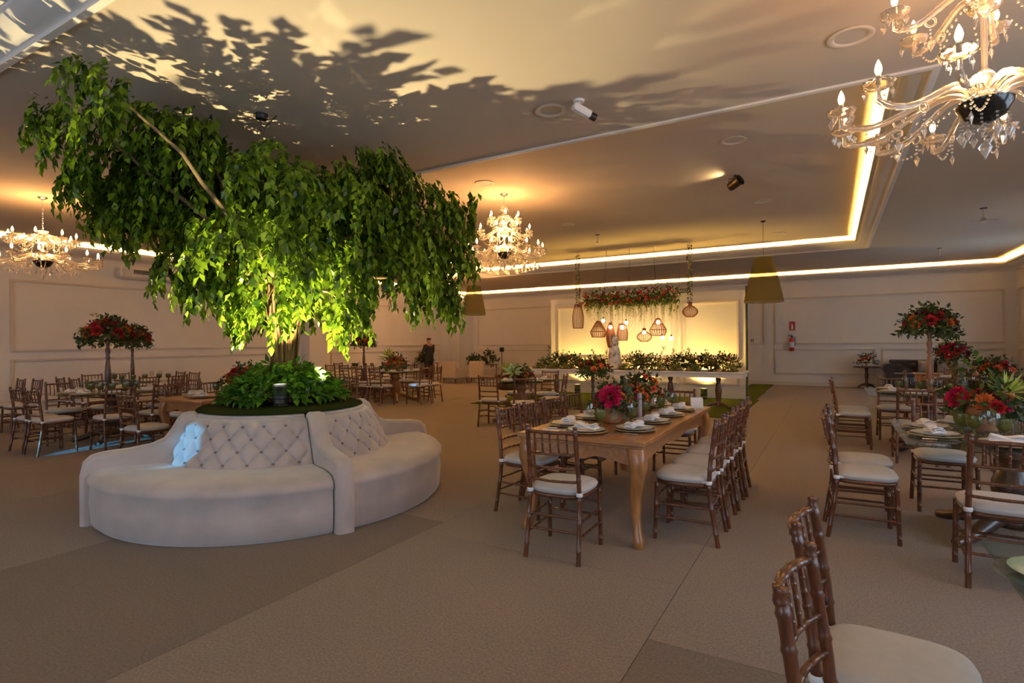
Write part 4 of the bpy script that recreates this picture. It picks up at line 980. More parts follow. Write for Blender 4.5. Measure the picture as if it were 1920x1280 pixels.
# ================================================================== fabric lampshades
m_shadeT = leaf_mat('olive_pleated_voile', (.20, .155, .022), (.22, .17, .025), .5, .9)
_n = m_shadeT.node_tree; _tr = _n.nodes.new('ShaderNodeBsdfTransparent'); _mx = _n.nodes.new('ShaderNodeMixShader'); _mx.inputs[0].default_value = .28
_o = _n.nodes['Material Output']; _src = _o.inputs[0].links[0].from_socket; _n.links.new(_src, _mx.inputs[1]); _n.links.new(_tr.outputs[0], _mx.inputs[2]); _n.links.new(_mx.outputs[0], _o.inputs[0])
def lampshade(label, ctr, r0, r1, h, ceil_z):
    t = thing('pendant_lamp', label, 'lamp', tuple(ctr)); n = 72; vs = []
    for j in range(7):
        v = j / 6
        for k in range(n):
            a = 2 * math.pi * k / n; r = (r0 + (r1 - r0) * v ** 1.15) * (1 + .012 * (1 if k % 2 else -1)); vs.append((r * math.cos(a), r * math.sin(a), h * v))
    fs = [(j * n + k, j * n + (k + 1) % n, (j + 1) * n + (k + 1) % n, (j + 1) * n + k) for j in range(6) for k in range(n)]
    link('shade', MB().add(vs, fs).mesh('shade', m_shadeT), t)
    for r, z, nm in ((r0, 0, 'bottom_ring'), (r1, h, 'top_ring')):
        link(nm, MB().tube([(r * 1.012 * math.cos(2 * math.pi * k / 36), r * 1.012 * math.sin(2 * math.pi * k / 36), z) for k in range(37)], .008, 6, False).mesh('ring', m_shade), t)
    link('cord', MB().tube([(0, 0, h * .55), (0, 0, ceil_z - ctr.z - .02)], .004, 6).mesh('cord', m_black), t)
    link('canopy', MB().lathe([(.001, -.03), (.03, -.03), (.055, -.01), (.055, 0)], 16).mesh('can', m_black), t, (0, 0, ceil_z - ctr.z))
    link('spider', MB().tube([(-r1, 0, h), (r1, 0, h)], .004, 5).tube([(0, -r1, h), (0, r1, h)], .004, 5).mesh('sp', m_black), t)
p = atz(1432, 414, TZ); q = aty(1432, 566, p.y)
lampshade('olive pleated fabric pendant shade beside the panelled partition', q, .38, .17, .93, TZ)
q = aty(889, 590, 11.6); lampshade('olive pleated fabric pendant shade beyond the golden chandelier', q, .29, .165, .72, TZ)

# ================================================================== blooms and arrangements
frng = np.random.default_rng(21)
def bloom(m, layers, seed, Wf=.42, round_=False):
    r_ = np.random.default_rng(seed); P, D, Nn, L, W = [], [], [], [], []
    for n, rad, el, ln in layers:
        for k in range(n):
            a = 2 * math.pi * k / n + r_.uniform(-.25, .25) + n; e = R(el) + r_.normal(0, .10)
            o = np.array([math.cos(a), math.sin(a), 0]); P.append(o * rad * .5 + np.array([0, 0, (1 - rad) * .28])); D.append(o * math.cos(e) + np.array([0, 0, math.sin(e)]))
            Nn.append(-o * math.sin(e) + np.array([0, 0, math.cos(e)]) + r_.normal(0, .15, 3)); l = ln * r_.uniform(.85, 1.1); L.append(l); W.append(l * Wf)
    return leafmesh('bloom', m, P, D, Nn, L, W, .3, -.06)
PEO = [(15, .95, -5, .56), (16, .85, 18, .54), (15, .68, 38, .52), (12, .48, 56, .50), (9, .28, 72, .46), (5, .10, 84, .40)]
ROS = [(8, .75, 5, .62), (8, .62, 32, .60), (7, .45, 55, .55), (5, .25, 75, .50)]
DAI = [(16, .7, 0, .65), (15, .6, 22, .6), (12, .45, 45, .5), (8, .2, 70, .4)]
BL = {'peony': bloom(m_mag, PEO, 1), 'rose': bloom(m_red, ROS, 2, .5), 'mrose': bloom(m_mag, ROS, 3, .5), 'orange': bloom(m_ora, DAI, 4, .30), 'orose': bloom(m_ora, ROS, 5, .5), 'coral': bloom(m_coral, ROS, 6, .5), 'burg': bloom(m_burg, PEO, 7), 'burose': bloom(m_burg, ROS, 8, .5)}
SUC = bloom(m_succ, [(9, .3, 10, 1.0), (8, .25, 32, .8), (6, .15, 58, .55), (4, .05, 78, .4)], 9, .16)
SPI = bloom(m_spider, [(9, .2, 5, 1.0), (10, .2, 32, 1.1), (8, .1, 60, 1.1)], 10, .075)
def foliage(seed, n, R_, Hh, m, leafL=.06, droop=.0, flat=1.0, sprig=4, z0=0.0, wf=.27):
    r_ = np.random.default_rng(seed); P, D, Nn, L = [], [], [], []
    for _ in range(n // sprig):
        a = r_.uniform(0, 2 * math.pi); e = r_.uniform(-.35, 1.4); o = np.array([math.cos(a) * math.cos(e), math.sin(a) * math.cos(e), math.sin(e)])
        st = o * np.array([R_, R_, Hh]) * r_.uniform(.25, .72) + np.array([0, 0, z0]); d = o * np.array([1, 1, .9]) + r_.normal(0, .25, 3); d /= np.linalg.norm(d)
        for i in range(sprig):
            d = d + np.array([0, 0, -droop * .25]); d /= np.linalg.norm(d); st = st + d * leafL * .55
            sd = np.cross(d, r_.normal(size=3)); sd /= np.linalg.norm(sd) + 1e-6
            P.append(st.copy()); D.append(d * .7 + sd * .8); Nn.append(o + r_.normal(0, .4, 3)); L.append(leafL * r_.uniform(.7, 1.25))
    L = np.array(L); return leafmesh('foliage', m, P, D, Nn, L, L * wf, .2, .1)
def arrangement(seed, R_, Hh, blooms, leafm=None, nleaf=260, leafL=.06, droop=.3, z0=0.0, extra=()):
    """nodes: two kinds of foliage and every bloom on its own"""
    r_ = np.random.default_rng(seed); nodes = [N('foliage', foliage(seed, nleaf, R_, Hh, leafm or m_leafd, leafL, droop, z0=z0), kind='stuff')]
    if nleaf > 150: nodes.append(N('light_foliage', foliage(seed + 50, nleaf // 3, R_ * .95, Hh, m_leafo, leafL * .8, droop, z0=z0), kind='stuff'))
    tot = sum(c for _, _, c in blooms); i = 0; ga = r_.uniform(0, 6)
    seq = [(b, s) for b, s, c in blooms for _ in range(c)]; r_.shuffle(seq)
    for b, s in seq:
        s = float(s); e = math.acos(1 - .98 * (i + .5) / tot); ga += 2.4; d = Vector((math.sin(e) * math.cos(ga), math.sin(e) * math.sin(ga), math.cos(e)))
        p = (d.x * R_ * .88, d.y * R_ * .88, d.z * Hh * .88 + z0)
        rot = d.to_track_quat('Z', 'Y').to_euler(); nodes.append(N('bloom', BL[b], p, tuple(rot), (s, s, s * .9))); i += 1
    return nodes + list(extra)
me_pot = MB().lathe([(.001, 0), (.070, 0), (.075, .008), (.11, .05), (.125, .10), (.118, .145), (.10, .165), (.092, .165), (.105, .14), (.001, .13)], 24).mesh('pot', m_terra)
me_pot2 = MB().lathe([(.001, 0), (.062, 0), (.105, .055), (.115, .11), (.105, .15), (.095, .15), (.10, .11), (.001, .10)], 24).mesh('pot', m_terra)
me_urn = MB().lathe([(.001, 0), (.10, 0), (.105, .02), (.07, .04), (.04, .07), (.05, .10), (.09, .13), (.115, .20), (.105, .28), (.13, .33), (.14, .34), (.125, .34), (.09, .28), (.001, .27)], 24).mesh('urn', m_stonepot)
me_cup2 = MB().lathe([(.001, 0), (.04, 0), (.045, .01), (.02, .03), (.02, .05), (.05, .08), (.06, .12), (.052, .12), (.001, .09)], 18).mesh('cup', m_stonepot)
def stick(h, m, k=1.0):
    f = lambda z: z * h
    return MB().lathe([(.001, 0), (.075 * k, 0), (.08 * k, .012), (.06 * k, .03), (.03 * k, f(.08)), (.028 * k, f(.12)), (.045 * k, f(.2)), (.042 * k, f(.4)), (.030 * k, f(.56)), (.022 * k, f(.62)), (.036 * k, f(.66)), (.024 * k, f(.70)), (.034 * k, f(.77)), (.036 * k, f(.8)), (.022 * k, f(.86)), (.025 * k, f(.92)), (.055 * k, f(.97)), (.06 * k, h), (.001, h)], 20).mesh('stick', m)
def flowers(label, loc, vase, zt, nodes, name='flower_arrangement', vname='vase', scale=None, cat='flowers'):
    t = thing(name, label, cat, tuple(loc), 0, None, scale)
    if vase is not None: link(vname, vase, t)
    grow([(a, b, (c[0], c[1], c[2] + zt), d, e, f, g_) for a, b, c, d, e, f, g_ in nodes], t); return t
TH = .781
flowers('terracotta pot of magenta peonies and orange flowers on the oak table', (-1.71, 4.72, TH), me_pot, .15, arrangement(1, .17, .15, [('peony', .085, 2), ('mrose', .04, 3), ('orange', .045, 6), ('coral', .04, 4), ('burg', .05, 2)], m_leafd, 300, .055, z0=.02, extra=[N('eucalyptus', foliage(77, 60, .17, .16, m_euca, .06, .5), kind='stuff'), N('bloom', BL['peony'], (.06, -.20, .10), (R(66), 0, R(18)), (.105, .105, .10))]), vname='pot')
flowers('terracotta bowl of orange and burgundy flowers in the middle of the oak table', (-1.72, 5.30, TH), me_pot2, .14, arrangement(2, .17, .17, [('orange', .055, 6), ('coral', .05, 5), ('mrose', .05, 3), ('burg', .055, 2)], m_leafd, 260, .055, z0=.02, extra=[N('eucalyptus', foliage(78, 60, .18, .18, m_euca, .06, .5), kind='stuff')]), vname='pot')
flowers('terracotta bowl of orange flowers at the buffet end of the oak table', (-1.74, 5.78, TH), me_pot2, .15, arrangement(3, .18, .22, [('orange', .06, 7), ('coral', .05, 4), ('burg', .055, 2)], m_leafd, 260, .06, z0=.02, extra=[N('eucalyptus', foliage(79, 70, .2, .2, m_euca, .065, .5), kind='stuff')]), vname='pot')
GH = .7705
pt1 = atz(1846, 806, GH)
flowers('terracotta pot of magenta roses, orange dahlias and striped lime leaves on the glass table', (pt1.x, pt1.y, GH), me_pot, .15, arrangement(4, .17, .11, [('peony', .055, 2), ('mrose', .05, 4), ('orange', .075, 4), ('rose', .055, 3)], m_leafd, 260, .07, z0=.03, extra=[N('striped_leaves', SPI, (.10, -.06, .10), (R(15), R(20), 0), (.15, .15, .15)), N('bloom', BL['rose'], (.03, -.19, .03), (R(75), 0, R(8)), (.062, .062, .06)), N('bloom', BL['peony'], (-.17, -.10, .09), (R(60), 0, R(-50)), (.085, .085, .08))]), vname='pot', scale=1.12)
TALL = lambda seed, k=1.0: arrangement(seed, .33 * k, .25 * k, [('rose', .10, 6), ('burg', .10, 3), ('orose', .075, 7), ('mrose', .085, 4)], m_leafd, 900, .075, .55, z0=.05)
flowers('tall turned candlestick with a big dome of red and orange flowers by the aisle', (T2[0] + .02, T2[1] + .02, GH), stick(.84, m_midwood, 1.0), .84, TALL(5, .92), vname='candlestick', scale=1.0)
flowers('tall dark candlestick with red and orange flowers under the left chandelier', (L1[0] - .05, L1[1] - .05, GH), stick(.78, m_walnut, .95), .78, TALL(6), vname='candlestick', scale=1.06)
flowers('tall dark candlestick with burgundy flowers beside the left wall', (L3[0], L3[1], GH), stick(.80, m_walnut, .85), .80, TALL(7), vname='candlestick')
flowers('tall candlestick with dark burgundy flowers beside the wall pilaster', (M2[0], M2[1], GH), stick(.70, m_walnut, 1.0), .70, TALL(8), vname='candlestick')
flowers('low terracotta pot of red and orange flowers on the oak table behind the tree', (-7.45, 5.05, TH), me_pot, .15, arrangement(9, .22, .17, [('orange', .07, 6), ('rose', .075, 4), ('mrose', .07, 2), ('coral', .06, 4)], m_leafd, 280, .06), vname='pot', scale=1.25)
flowers('gold bowl of orange and red flowers on the thick oak pedestal table', (M1[0] + .03, M1[1], GH), me_pot2, .14, arrangement(10, .22, .19, [('orange', .075, 8), ('rose', .08, 4), ('coral', .06, 3)], m_leafd, 240, .07, extra=[N('striped_leaves', SPI, (-.16, 0, .12), (0, R(-30), 0), (.24, .24, .24))]), vname='bowl', scale=1.2)
flowers('low arrangement of a pale green succulent, magenta and orange flowers with trailing leaves', (S1[0], S1[1] - .1, GH), me_pot2, .07, arrangement(11, .30, .15, [('mrose', .085, 4), ('coral', .07, 5), ('burg', .07, 3), ('orange', .06, 4)], m_leafd, 420, .07, .6, extra=[N('succulent', SUC, (.05, -.26, .10), (R(48), 0, R(10)), (.20, .20, .18)), N('trailing_leaves', foliage(33, 120, .36, .16, leaf_mat('rust_trailing_leaf', (.14, .03, .012), (.30, .09, .03), .3, .5), .06, 1.6, z0=-.02), (-.20, -.1, -.02), kind='stuff'), N('striped_leaves', SPI, (-.2, -.1, .12), (R(20), R(-30), 0), (.16, .16, .16))]), vname='bowl', scale=1.0)
# tall stand with trailing sprays between the buffet and the oak table
TS = Vector((-3.98, 9.95, 0))
flowers('slim dark floor stand with trailing red flower sprays in front of the buffet', tuple(TS), stick(.98, m_walnut, 1.0), .98, arrangement(12, .32, .16, [('rose', .075, 5), ('coral', .07, 4), ('burg', .07, 3)], m_leafd, 420, .075, 1.3, extra=[N('trailing_sprays', foliage(34, 200, .50, .10, m_leafd, .07, 2.2), kind='stuff')]), name='flower_stand', vname='stand')
# ================================================================== buffet and its dressing
BY0, BY1, BZ = 12.42, 13.32, .835
def buffet(label, x0, x1, legs):
    t = thing('buffet_table', label, 'table', ((x0 + x1) / 2, (BY0 + BY1) / 2, 0)); w_ = x1 - x0; d_ = BY1 - BY0
    link('table_top', MB().bbox((0, 0, BZ - .02), (w_, d_, .04), .008).mesh('top', m_white, False), t)
    for s in (-1, 1): link('apron', MB().box((0, s * (d_ / 2 - .05), BZ - .085), (w_ - .10, .025, .09)).mesh('apron', m_white, False), t)
    for s in (-1, 1): link('apron', MB().box((s * (w_ / 2 - .05), 0, BZ - .085), (.025, d_ - .13, .09)).mesh('apron', m_white, False), t)
    for lx in legs:
        ped = link('pedestal', MB().lathe([(.001, .05), (.06, .05), (.07, .10), (.045, .16), (.06, .26), (.075, .40), (.06, .52), (.04, .58), (.06, .64), (.05, .70), (.10, BZ - .06), (.10, BZ - .04), (.001, BZ - .04)], 18).mesh('ped', m_walnut), t, (lx, 0, 0))
        for i in range(3):
            a = R(90 + 120 * i); c, s = math.cos(a), math.sin(a)
            link('foot', MB().tube([(c * .03, s * .03, .13), (c * .16, s * .16, .10), (c * .30, s * .30, .035)], [.04, .032, .026], 7).mesh('foot', m_walnut), ped)
buffet('white buffet table under the hanging flower garland', -4.98, -1.60, (-1.1, .05, 1.1))
buffet('white buffet table end reaching towards the beige armchairs', -6.98, -5.0, (-.15,))
brng = np.random.default_rng(5)
def bush(seed, R_, Hh, m, n, L_, dr, bl=()):
    nodes = [N('foliage', foliage(seed, n, R_, Hh, m, L_, dr), kind='stuff')]
    r_ = np.random.default_rng(seed + 9)
    for b, s, c in bl:
        for _ in range(c):
            a = r_.uniform(0, 6.28); q = r_.uniform(.5, .95); nodes.append(N('bloom', BL[b], (R_ * q * math.cos(a), R_ * q * math.sin(a), Hh * r_.uniform(.35, .95)), (r_.uniform(-.6, .6), r_.uniform(-.6, .6), a), (s,) * 3))
    return nodes
BUSH = [bush(101, .18, .20, m_leafd, 260, .075, .2, [('coral', .05, 2)]), bush(102, .18, .26, m_leafo, 240, .07, .1), bush(103, .19, .20, m_leafd, 260, .07, .5, [('rose', .055, 3), ('orange', .05, 2)]), bush(104, .17, .28, m_leafo, 220, .065, -.1, [('burose', .05, 2)])]
BLAB = ['leafy bunch with coral blooms on the buffet', 'tall olive leafy bunch on the buffet', 'leafy bunch with red blooms on the buffet', 'olive bunch with burgundy blooms on the buffet']
for k in range(24):
    x = -6.75 + 5.0 * (k + .5) / 24 + brng.uniform(-.05, .05); v = int(brng.integers(0, 4))
    if abs(x + 4.55) < .24: continue
    place(BUSH[v], 'greenery_bunch', BLAB[v], 'greenery', (x, 12.98 + brng.uniform(-.06, .12), BZ + .10), brng.uniform(0, 6), 'greenery bunches on the buffet', brng.uniform(.55, 1.1))
# thin upright sprigs standing above the greenery
def sprig(seed):
    r_ = np.random.default_rng(seed); P, D, Nn, L = [], [], [], []; x = np.zeros(3); d = np.array([r_.normal(0, .15), r_.normal(0, .15), 1.0]); pts = [tuple(x)]
    for i in range(16):
        d = d + r_.normal(0, .07, 3); d /= np.linalg.norm(d); x = x + d * .028; pts.append(tuple(x))
        if i > 3:
            for s in (0, math.pi): a = i * 1.3 + s; P.append(x.copy()); D.append(np.array([math.cos(a), math.sin(a), .6])); Nn.append(np.array([0, 0, 1.0]) + r_.normal(0, .3, 3)); L.append(r_.uniform(.045, .07))
    L = np.array(L); return [N('stem', MB().tube(pts, .004, 5).mesh('stem', m_branch)), N('leaves', leafmesh('leaves', m_leafd if seed % 2 else m_leafo, P, D, Nn, L, L * .28, .2, .1), kind='stuff')]
SPG = [sprig(s) for s in (1, 2, 3, 4)]
for k in range(12):
    x = -6.6 + 4.8 * (k + .5) / 12 + brng.uniform(-.1, .1); v = k % 4
    if abs(x + 4.55) < .24: continue
    place(SPG[v], 'leafy_sprig', ('upright dark' if v % 2 == 0 else 'upright olive') + ' leafy sprig on the buffet', 'greenery', (x, 13.16, BZ), brng.uniform(0, 6), 'upright sprigs on the buffet', brng.uniform(.9, 1.35))
# low dishes heaped with sweets and moss along the front edge
moss = leaf_mat('heaped_moss_leaf', (.10, .12, .03), (.30, .30, .10), .2, .6)
HEAP = [N('tray', MB().lathe([(.001, 0), (.15, 0), (.17, .015), (.165, .018), (.15, .008), (.001, .008)], 22).mesh('tray', m_walnut)), N('heap', foliage(201, 420, .15, .10, moss, .035, .0, z0=.0, wf=.4), (0, 0, .012), kind='stuff')]
FOOT = [N('bowl', MB().lathe([(.001, 0), (.06, 0), (.065, .01), (.02, .025), (.018, .09), (.03, .11), (.15, .13), (.165, .15), (.155, .15), (.001, .135)], 22).mesh('b', m_walnut)), N('heap', foliage(202, 360, .15, .09, m_leafo, .035, .0, wf=.4), (0, 0, .14), kind='stuff')]
for k in range(13):
    x = -6.72 + 5.0 * (k + .5) / 13
    if abs(x + 4.55) < .2: continue
    if k % 4 == 3: place(FOOT, 'footed_bowl', 'dark footed bowl of leaves on the buffet', 'bowl', (x, 12.62, BZ), 0, 'footed bowls on the buffet')
    else: place(HEAP, 'serving_tray', 'low dark tray of moss on the buffet', 'tray', (x, 12.62, BZ), brng.uniform(0, 6), 'serving trays on the buffet')
JAR = MB().lathe([(.001, 0), (.04, 0), (.042, .01), (.042, .13), (.038, .13), (.038, .012), (.001, .01)], 16).mesh('jar', m_clear)
WAX = MB().lathe([(.001, .012), (.034, .012), (.034, .07), (.001, .07)], 14).mesh('wax', mat('amber_wax', (.6, .3, .1), .5))
for x in (-3.95, -3.35, -2.75, -2.1, -5.5): place([N('glass', JAR), N('candle', WAX)], 'candle_jar', 'candle jar with amber wax on the buffet', 'candle', (x, 12.53, BZ), 0, 'candle jars on the buffet')
# flower-covered cake
ck = thing('wedding_cake', 'tall white cake covered with small pale flowers on the buffet', 'cake', (-4.55, 12.78, BZ))
for k, (r_, z0, z1) in enumerate(((.17, .03, .24), (.13, .24, .46), (.095, .46, .66), (.065, .66, .82))):
    link('tier', MB().lathe([(.001, z0), (r_, z0), (r_, z1 - .01), (r_ - .01, z1), (.001, z1)], 28).mesh('tier', m_cake), ck)
link('cake_stand', MB().lathe([(.001, 0), (.10, 0), (.10, .01), (.19, .02), (.20, .03), (.001, .03)], 28).mesh('stand', m_white), ck)
m_cream = petal('cream_petal', (.55, .42, .30), (.85, .74, .60)); cb = bloom(m_cream, ROS, 31, .5)
for k in range(64):
    z = .06 + .76 * k / 64; r_ = .175 - .12 * (z / .82); a = k * 2.4 if k % 3 else k * .35 + 2
    d = Vector((math.cos(a), math.sin(a), .35)); link('sugar_flower', cb, ck, (r_ * math.cos(a), r_ * math.sin(a), z), tuple(d.to_track_quat('Z', 'Y').to_euler()), .042)
# uplights washing the partition
def wash(px, label, e):
    p = aty(px, 745, 14.72); loc = Vector((p.x, 14.72, .012)); place(can, 'uplight_can', label, 'spotlight', loc, 0, None, 1.3)
    spot('partition_wash', loc + Vector((0, 0, .30)), loc + Vector((0, .38, 1.5)), e, GOLD, 125, .7, .04)
wash(1320, 'lit silver uplight can on the green mat by the right partition panel', 210)
wash(1083, 'lit silver uplight can on the green mat by the left partition panel', 180)
wash(1200, 'lit silver uplight can on the green mat by the middle partition panel', 180)
# ================================================================== hanging garland with cage lamps
GY = 14.35
ga, gb = aty(1097, 562, GY), aty(1272, 556, GY); gm = (ga + gb) / 2; gl = (gb - ga).length
gd = thing('hanging_garland', 'long hanging garland of green fronds with pink and coral flowers above the buffet', 'garland', tuple(gm))
link('beam', MB().bbox((0, 0, 0), (gl, .07, .05), .01).mesh('beam', m_walnut, False), gd)
r_ = np.random.default_rng(41); P, D, Nn, L = [], [], [], []
for _ in range(2600):
    u = r_.uniform(-.5, .5) * gl; a = r_.uniform(0, 6.28); q = abs(r_.normal(0, .17)); p = np.array([u, q * math.cos(a), q * math.sin(a) * .8 + .02])
    P.append(p); D.append(np.array([r_.normal(0, .6), math.cos(a), math.sin(a) - .5])); Nn.append(r_.normal(size=3)); L.append(r_.uniform(.06, .11))
L = np.array(L); o = link('foliage', leafmesh('f', leaf_mat('garland_leaf', (.03, .07, .010), (.10, .17, .02), .35, .5), P, D, Nn, L, L * .2, .2, .1), gd); o['kind'] = 'stuff'
P, D, Nn, L = [], [], [], []
for _ in range(170):
    u = r_.uniform(-.5, .5) * gl; q = np.array([u, r_.normal(0, .09), -.05]); ln = r_.uniform(.2, .72) * (1 if abs(u) < gl * .4 else .8)
    n_ = int(ln / .022)
    for i in range(n_):
        q = q + np.array([r_.normal(0, .006), r_.normal(0, .006), -.022]); a = r_.uniform(0, 6.28)
        for s in (0, math.pi): P.append(q.copy()); D.append(np.array([math.cos(a + s), math.sin(a + s), -.6])); Nn.append(r_.normal(size=3)); L.append(r_.uniform(.03, .055) * (1.2 - i / n_ * .5))
L = np.array(L); o = link('trailing_fronds', leafmesh('f', leaf_mat('garland_frond', (.08, .11, .012), (.24, .24, .04), .4, .5), P, D, Nn, L, L * .12, .1, .1), gd); o['kind'] = 'stuff'
for k in range(80):
    u = r_.uniform(-.52, .52) * gl; b = ('mrose', 'rose', 'coral', 'mrose', 'mrose', 'coral')[k % 6]; s = r_.uniform(.040, .068)
    d = Vector((r_.normal(0, .4), -abs(r_.normal(.7, .4)), r_.normal(.5, .6))); link('bloom', BL[b], gd, (u, -.12 - r_.uniform(0, .1), r_.uniform(-.14, .22)), tuple(d.to_track_quat('Z', 'Y').to_euler()), s)
for u in (-.28, 0.0, .28): link('cable', MB().tube([(u * gl, 0, .02), (u * gl * .9, 0, TZ - gm.z)], .005, 6).mesh('cable', m_black), gd)
def cage(label, px, py0, py1, wpx, shape, cord_to, bulb=True, vine=False):
    p = aty(px, py1, GY); h = (aty(px, py0, GY) - p).length; r = wpx / 2 * h / (py1 - py0)
    t = thing('cage_lamp', label, 'lamp', tuple(p)); n = 22; mb = MB()
    S = {'barrel': lambda v: .86 + .30 * math.sin(math.pi * min(1, v * .8 + .18)) - .42 * max(0, v - .5), 'gourd': lambda v: (math.sin(math.pi * (v / .78) * .86 + .32) ** .7 if v < .78 else .22), 'tear': lambda v: (.62 + .38 * math.sin(math.pi * (v / .45) * .5) if v < .45 else max(.18, math.cos((v - .45) * 2.3))), 'dome': lambda v: .78 + .22 * math.sin(v / .35 * math.pi / 2) if v < .35 else max(.22, 1 - 1.18 * (v - .35))}[shape]
    mx = max(S(i / 20) for i in range(21))
    for k in range(n):
        a = 2 * math.pi * k / n; mb.tube([(r * S(i / 10) / mx * math.cos(a), r * S(i / 10) / mx * math.sin(a), h * i / 10) for i in range(11)], .0075, 4)
    link('cage', mb.mesh('cage', m_cage), t)
    for v in ((0, 1) if shape != 'dome' else (0, .35, .68, 1)):
        rr = r * S(v) / mx; link('hoop', MB().tube([(rr * math.cos(2 * math.pi * k / 24), rr * math.sin(2 * math.pi * k / 24), h * v) for k in range(25)], .009, 5, False).mesh('hoop', m_cage), t)
    link('cord', MB().tube([(0, 0, h * .98), (0, 0, cord_to - p.z)], .004, 5).mesh('cord', m_black), t)
    link('socket', MB().lathe([(.001, 0), (.02, 0), (.022, .05), (.008, .06)], 10).mesh('socket', m_black), t, (0, 0, h * .9))
    if bulb:
        link('bulb', MB().ball((0, 0, 0), .05, 12, 8, 1.15).mesh('bulb', m_bulbw), t, (0, 0, h * .9 - .05)); point('cage_lamp_light', Vector(p) + Vector((0, 0, h * .9 - .05)), 9, WARM2, .06)
    if vine:
        r2 = np.random.default_rng(int(px)); P, D, Nn, L = [], [], [], []
        H_ = cord_to - p.z - h
        for i in range(260):
            z = h + H_ * r2.uniform(0, .97); a = r2.uniform(0, 6.28); P.append(np.array([.03 * math.cos(a), .03 * math.sin(a), z])); D.append(np.array([math.cos(a), math.sin(a), -.6])); Nn.append(r2.normal(size=3)); L.append(r2.uniform(.04, .08))
        L = np.array(L); o = link('vine_leaves', leafmesh('v', m_leafo, P, D, Nn, L, L * .22, .2, .1), t); o['kind'] = 'stuff'
gz = gm.z
cage('slatted barrel cage lamp hung on a vine-wrapped cord', 1084, 571, 615, 21, 'barrel', TZ, False, True)
cage('round gourd-shaped cage lamp hung on a vine-wrapped cord', 1294, 567, 594, 28, 'gourd', TZ, False, True)
cage('wide dome basket lamp next to the teardrop lamp under the garland', 1122, 602, 632, 30, 'dome', gz, False)
cage('slim teardrop cage lamp under the garland', 1145, 605, 651, 16, 'tear', gz)
cage('lit barrel cage lamp under the middle of the garland', 1167, 607, 638, 20, 'barrel', gz)
cage('lit gourd-shaped cage lamp under the garland', 1208, 616, 640, 27, 'gourd', gz)
cage('wide dome basket lamp under the exit sign end of the garland', 1234, 597, 629, 31, 'dome', gz)
for px, py in ((1131, 601), (1174, 605), (1242, 633), (1259, 634)):
    p = aty(px, py, GY + .1); t = thing('bare_bulb', 'glowing bare bulb hanging on a cord under the garland', 'bulb', tuple(p), 0, 'bare bulbs under the garland')
    link('glass', MB().ball((0, 0, 0), .045, 12, 8, 1.1).mesh('bulb', m_bulbw), t); link('socket', MB().lathe([(.001, .04), (.018, .04), (.02, .09), (.006, .10)], 10).mesh('s', m_black), t); link('cord', MB().tube([(0, 0, .09), (0, 0, gz - p.z)], .003, 5).mesh('c', m_black), t)
    point('bare_bulb_light', p, 7, WARM2, .05)

# ================================================================== lounge furniture at the back
def armchair(label, x, y, rz):
    t = thing('armchair', label, 'armchair', (x, y, 0), rz, 'beige armchairs in the far corner')
    link('seat_base', MB().bbox((0, 0, .30), (.74, .70, .24), .03).mesh('s', m_armch, False), t); link('seat_cushion', MB().bbox((0, .06, .455), (.50, .58, .12), .03).mesh('c', m_armch, False), t)
    link('backrest', MB().bbox((0, -.30, .50), (.74, .16, .64), .03).mesh('b', m_armch, False), t)
    for s in (-1, 1): link('armrest', MB().bbox((s * .31, .06, .44), (.12, .62, .26), .03).mesh('a', m_armch, False), t)
    for sx in (-1, 1):
        for sy in (-1, 1): link('leg', MB().tube([(sx * .30, sy * .28, .19), (sx * .33, sy * .31, 0)], [.020, .013], 8).mesh('l', m_walnut), t)
armchair('beige armchair beside the guest in black', -12.35, 17.0, R(-12)); armchair('beige armchair beside the black floor lamp', -11.40, 17.45, R(-12))
# black tufted sofa
bs = thing('sofa', 'long black tufted sofa with rolled arms against the back wall', 'sofa', (2.62, 20.02, 0))
W = 2.55
link('seat_base', MB().bbox((0, 0, .25), (W - .3, .82, .30), .04).mesh('s', m_blackv, False), bs)
for k in range(3): link('seat_cushion', MB().bbox((-.75 + .75 * k, -.06, .44), (.74, .66, .12), .04).mesh('c', m_blackv, False), bs)
nu, nv = 60, 14; vs = []
for i in range(nu + 1):
    for j in range(nv + 1):
        u, v = i / nu, j / nv; U, V = u * 12, v * 3; h = (abs(math.sin(math.pi * (U + V) / 2)) * abs(math.sin(math.pi * (U - V) / 2))) ** .5
        vs.append(((u - .5) * (W - .3), .20 + .10 * v - .05 * h, .42 + .42 * v))
fs = [(i * (nv + 1) + j, (i + 1) * (nv + 1) + j, (i + 1) * (nv + 1) + j + 1, i * (nv + 1) + j + 1) for i in range(nu) for j in range(nv)]
mb = MB().add(vs, fs); mb.tube([(-W / 2 + .15, .33, .82), (W / 2 - .15, .33, .82)], .07, 10); mb.box((0, .36, .5), (W - .3, .1, .6)); link('backrest', mb.mesh('b', m_blackv), bs)
for s in (-1, 1):
    mb = MB().box((s * (W / 2 - .11), -.04, .36), (.20, .80, .52)); mb.tube([(s * (W / 2 - .09), -.45, .64), (s * (W / 2 - .09), .36, .64)], .15, 14); link('armrest', mb.mesh('a', m_blackv), bs)
    for sy in (-.33, .3): link('foot', MB().lathe([(.03, 0), (.045, .05), (.03, .10), (.001, .10)], 10).mesh('f', m_walnut), bs, (s * (W / 2 - .2), sy, 0))
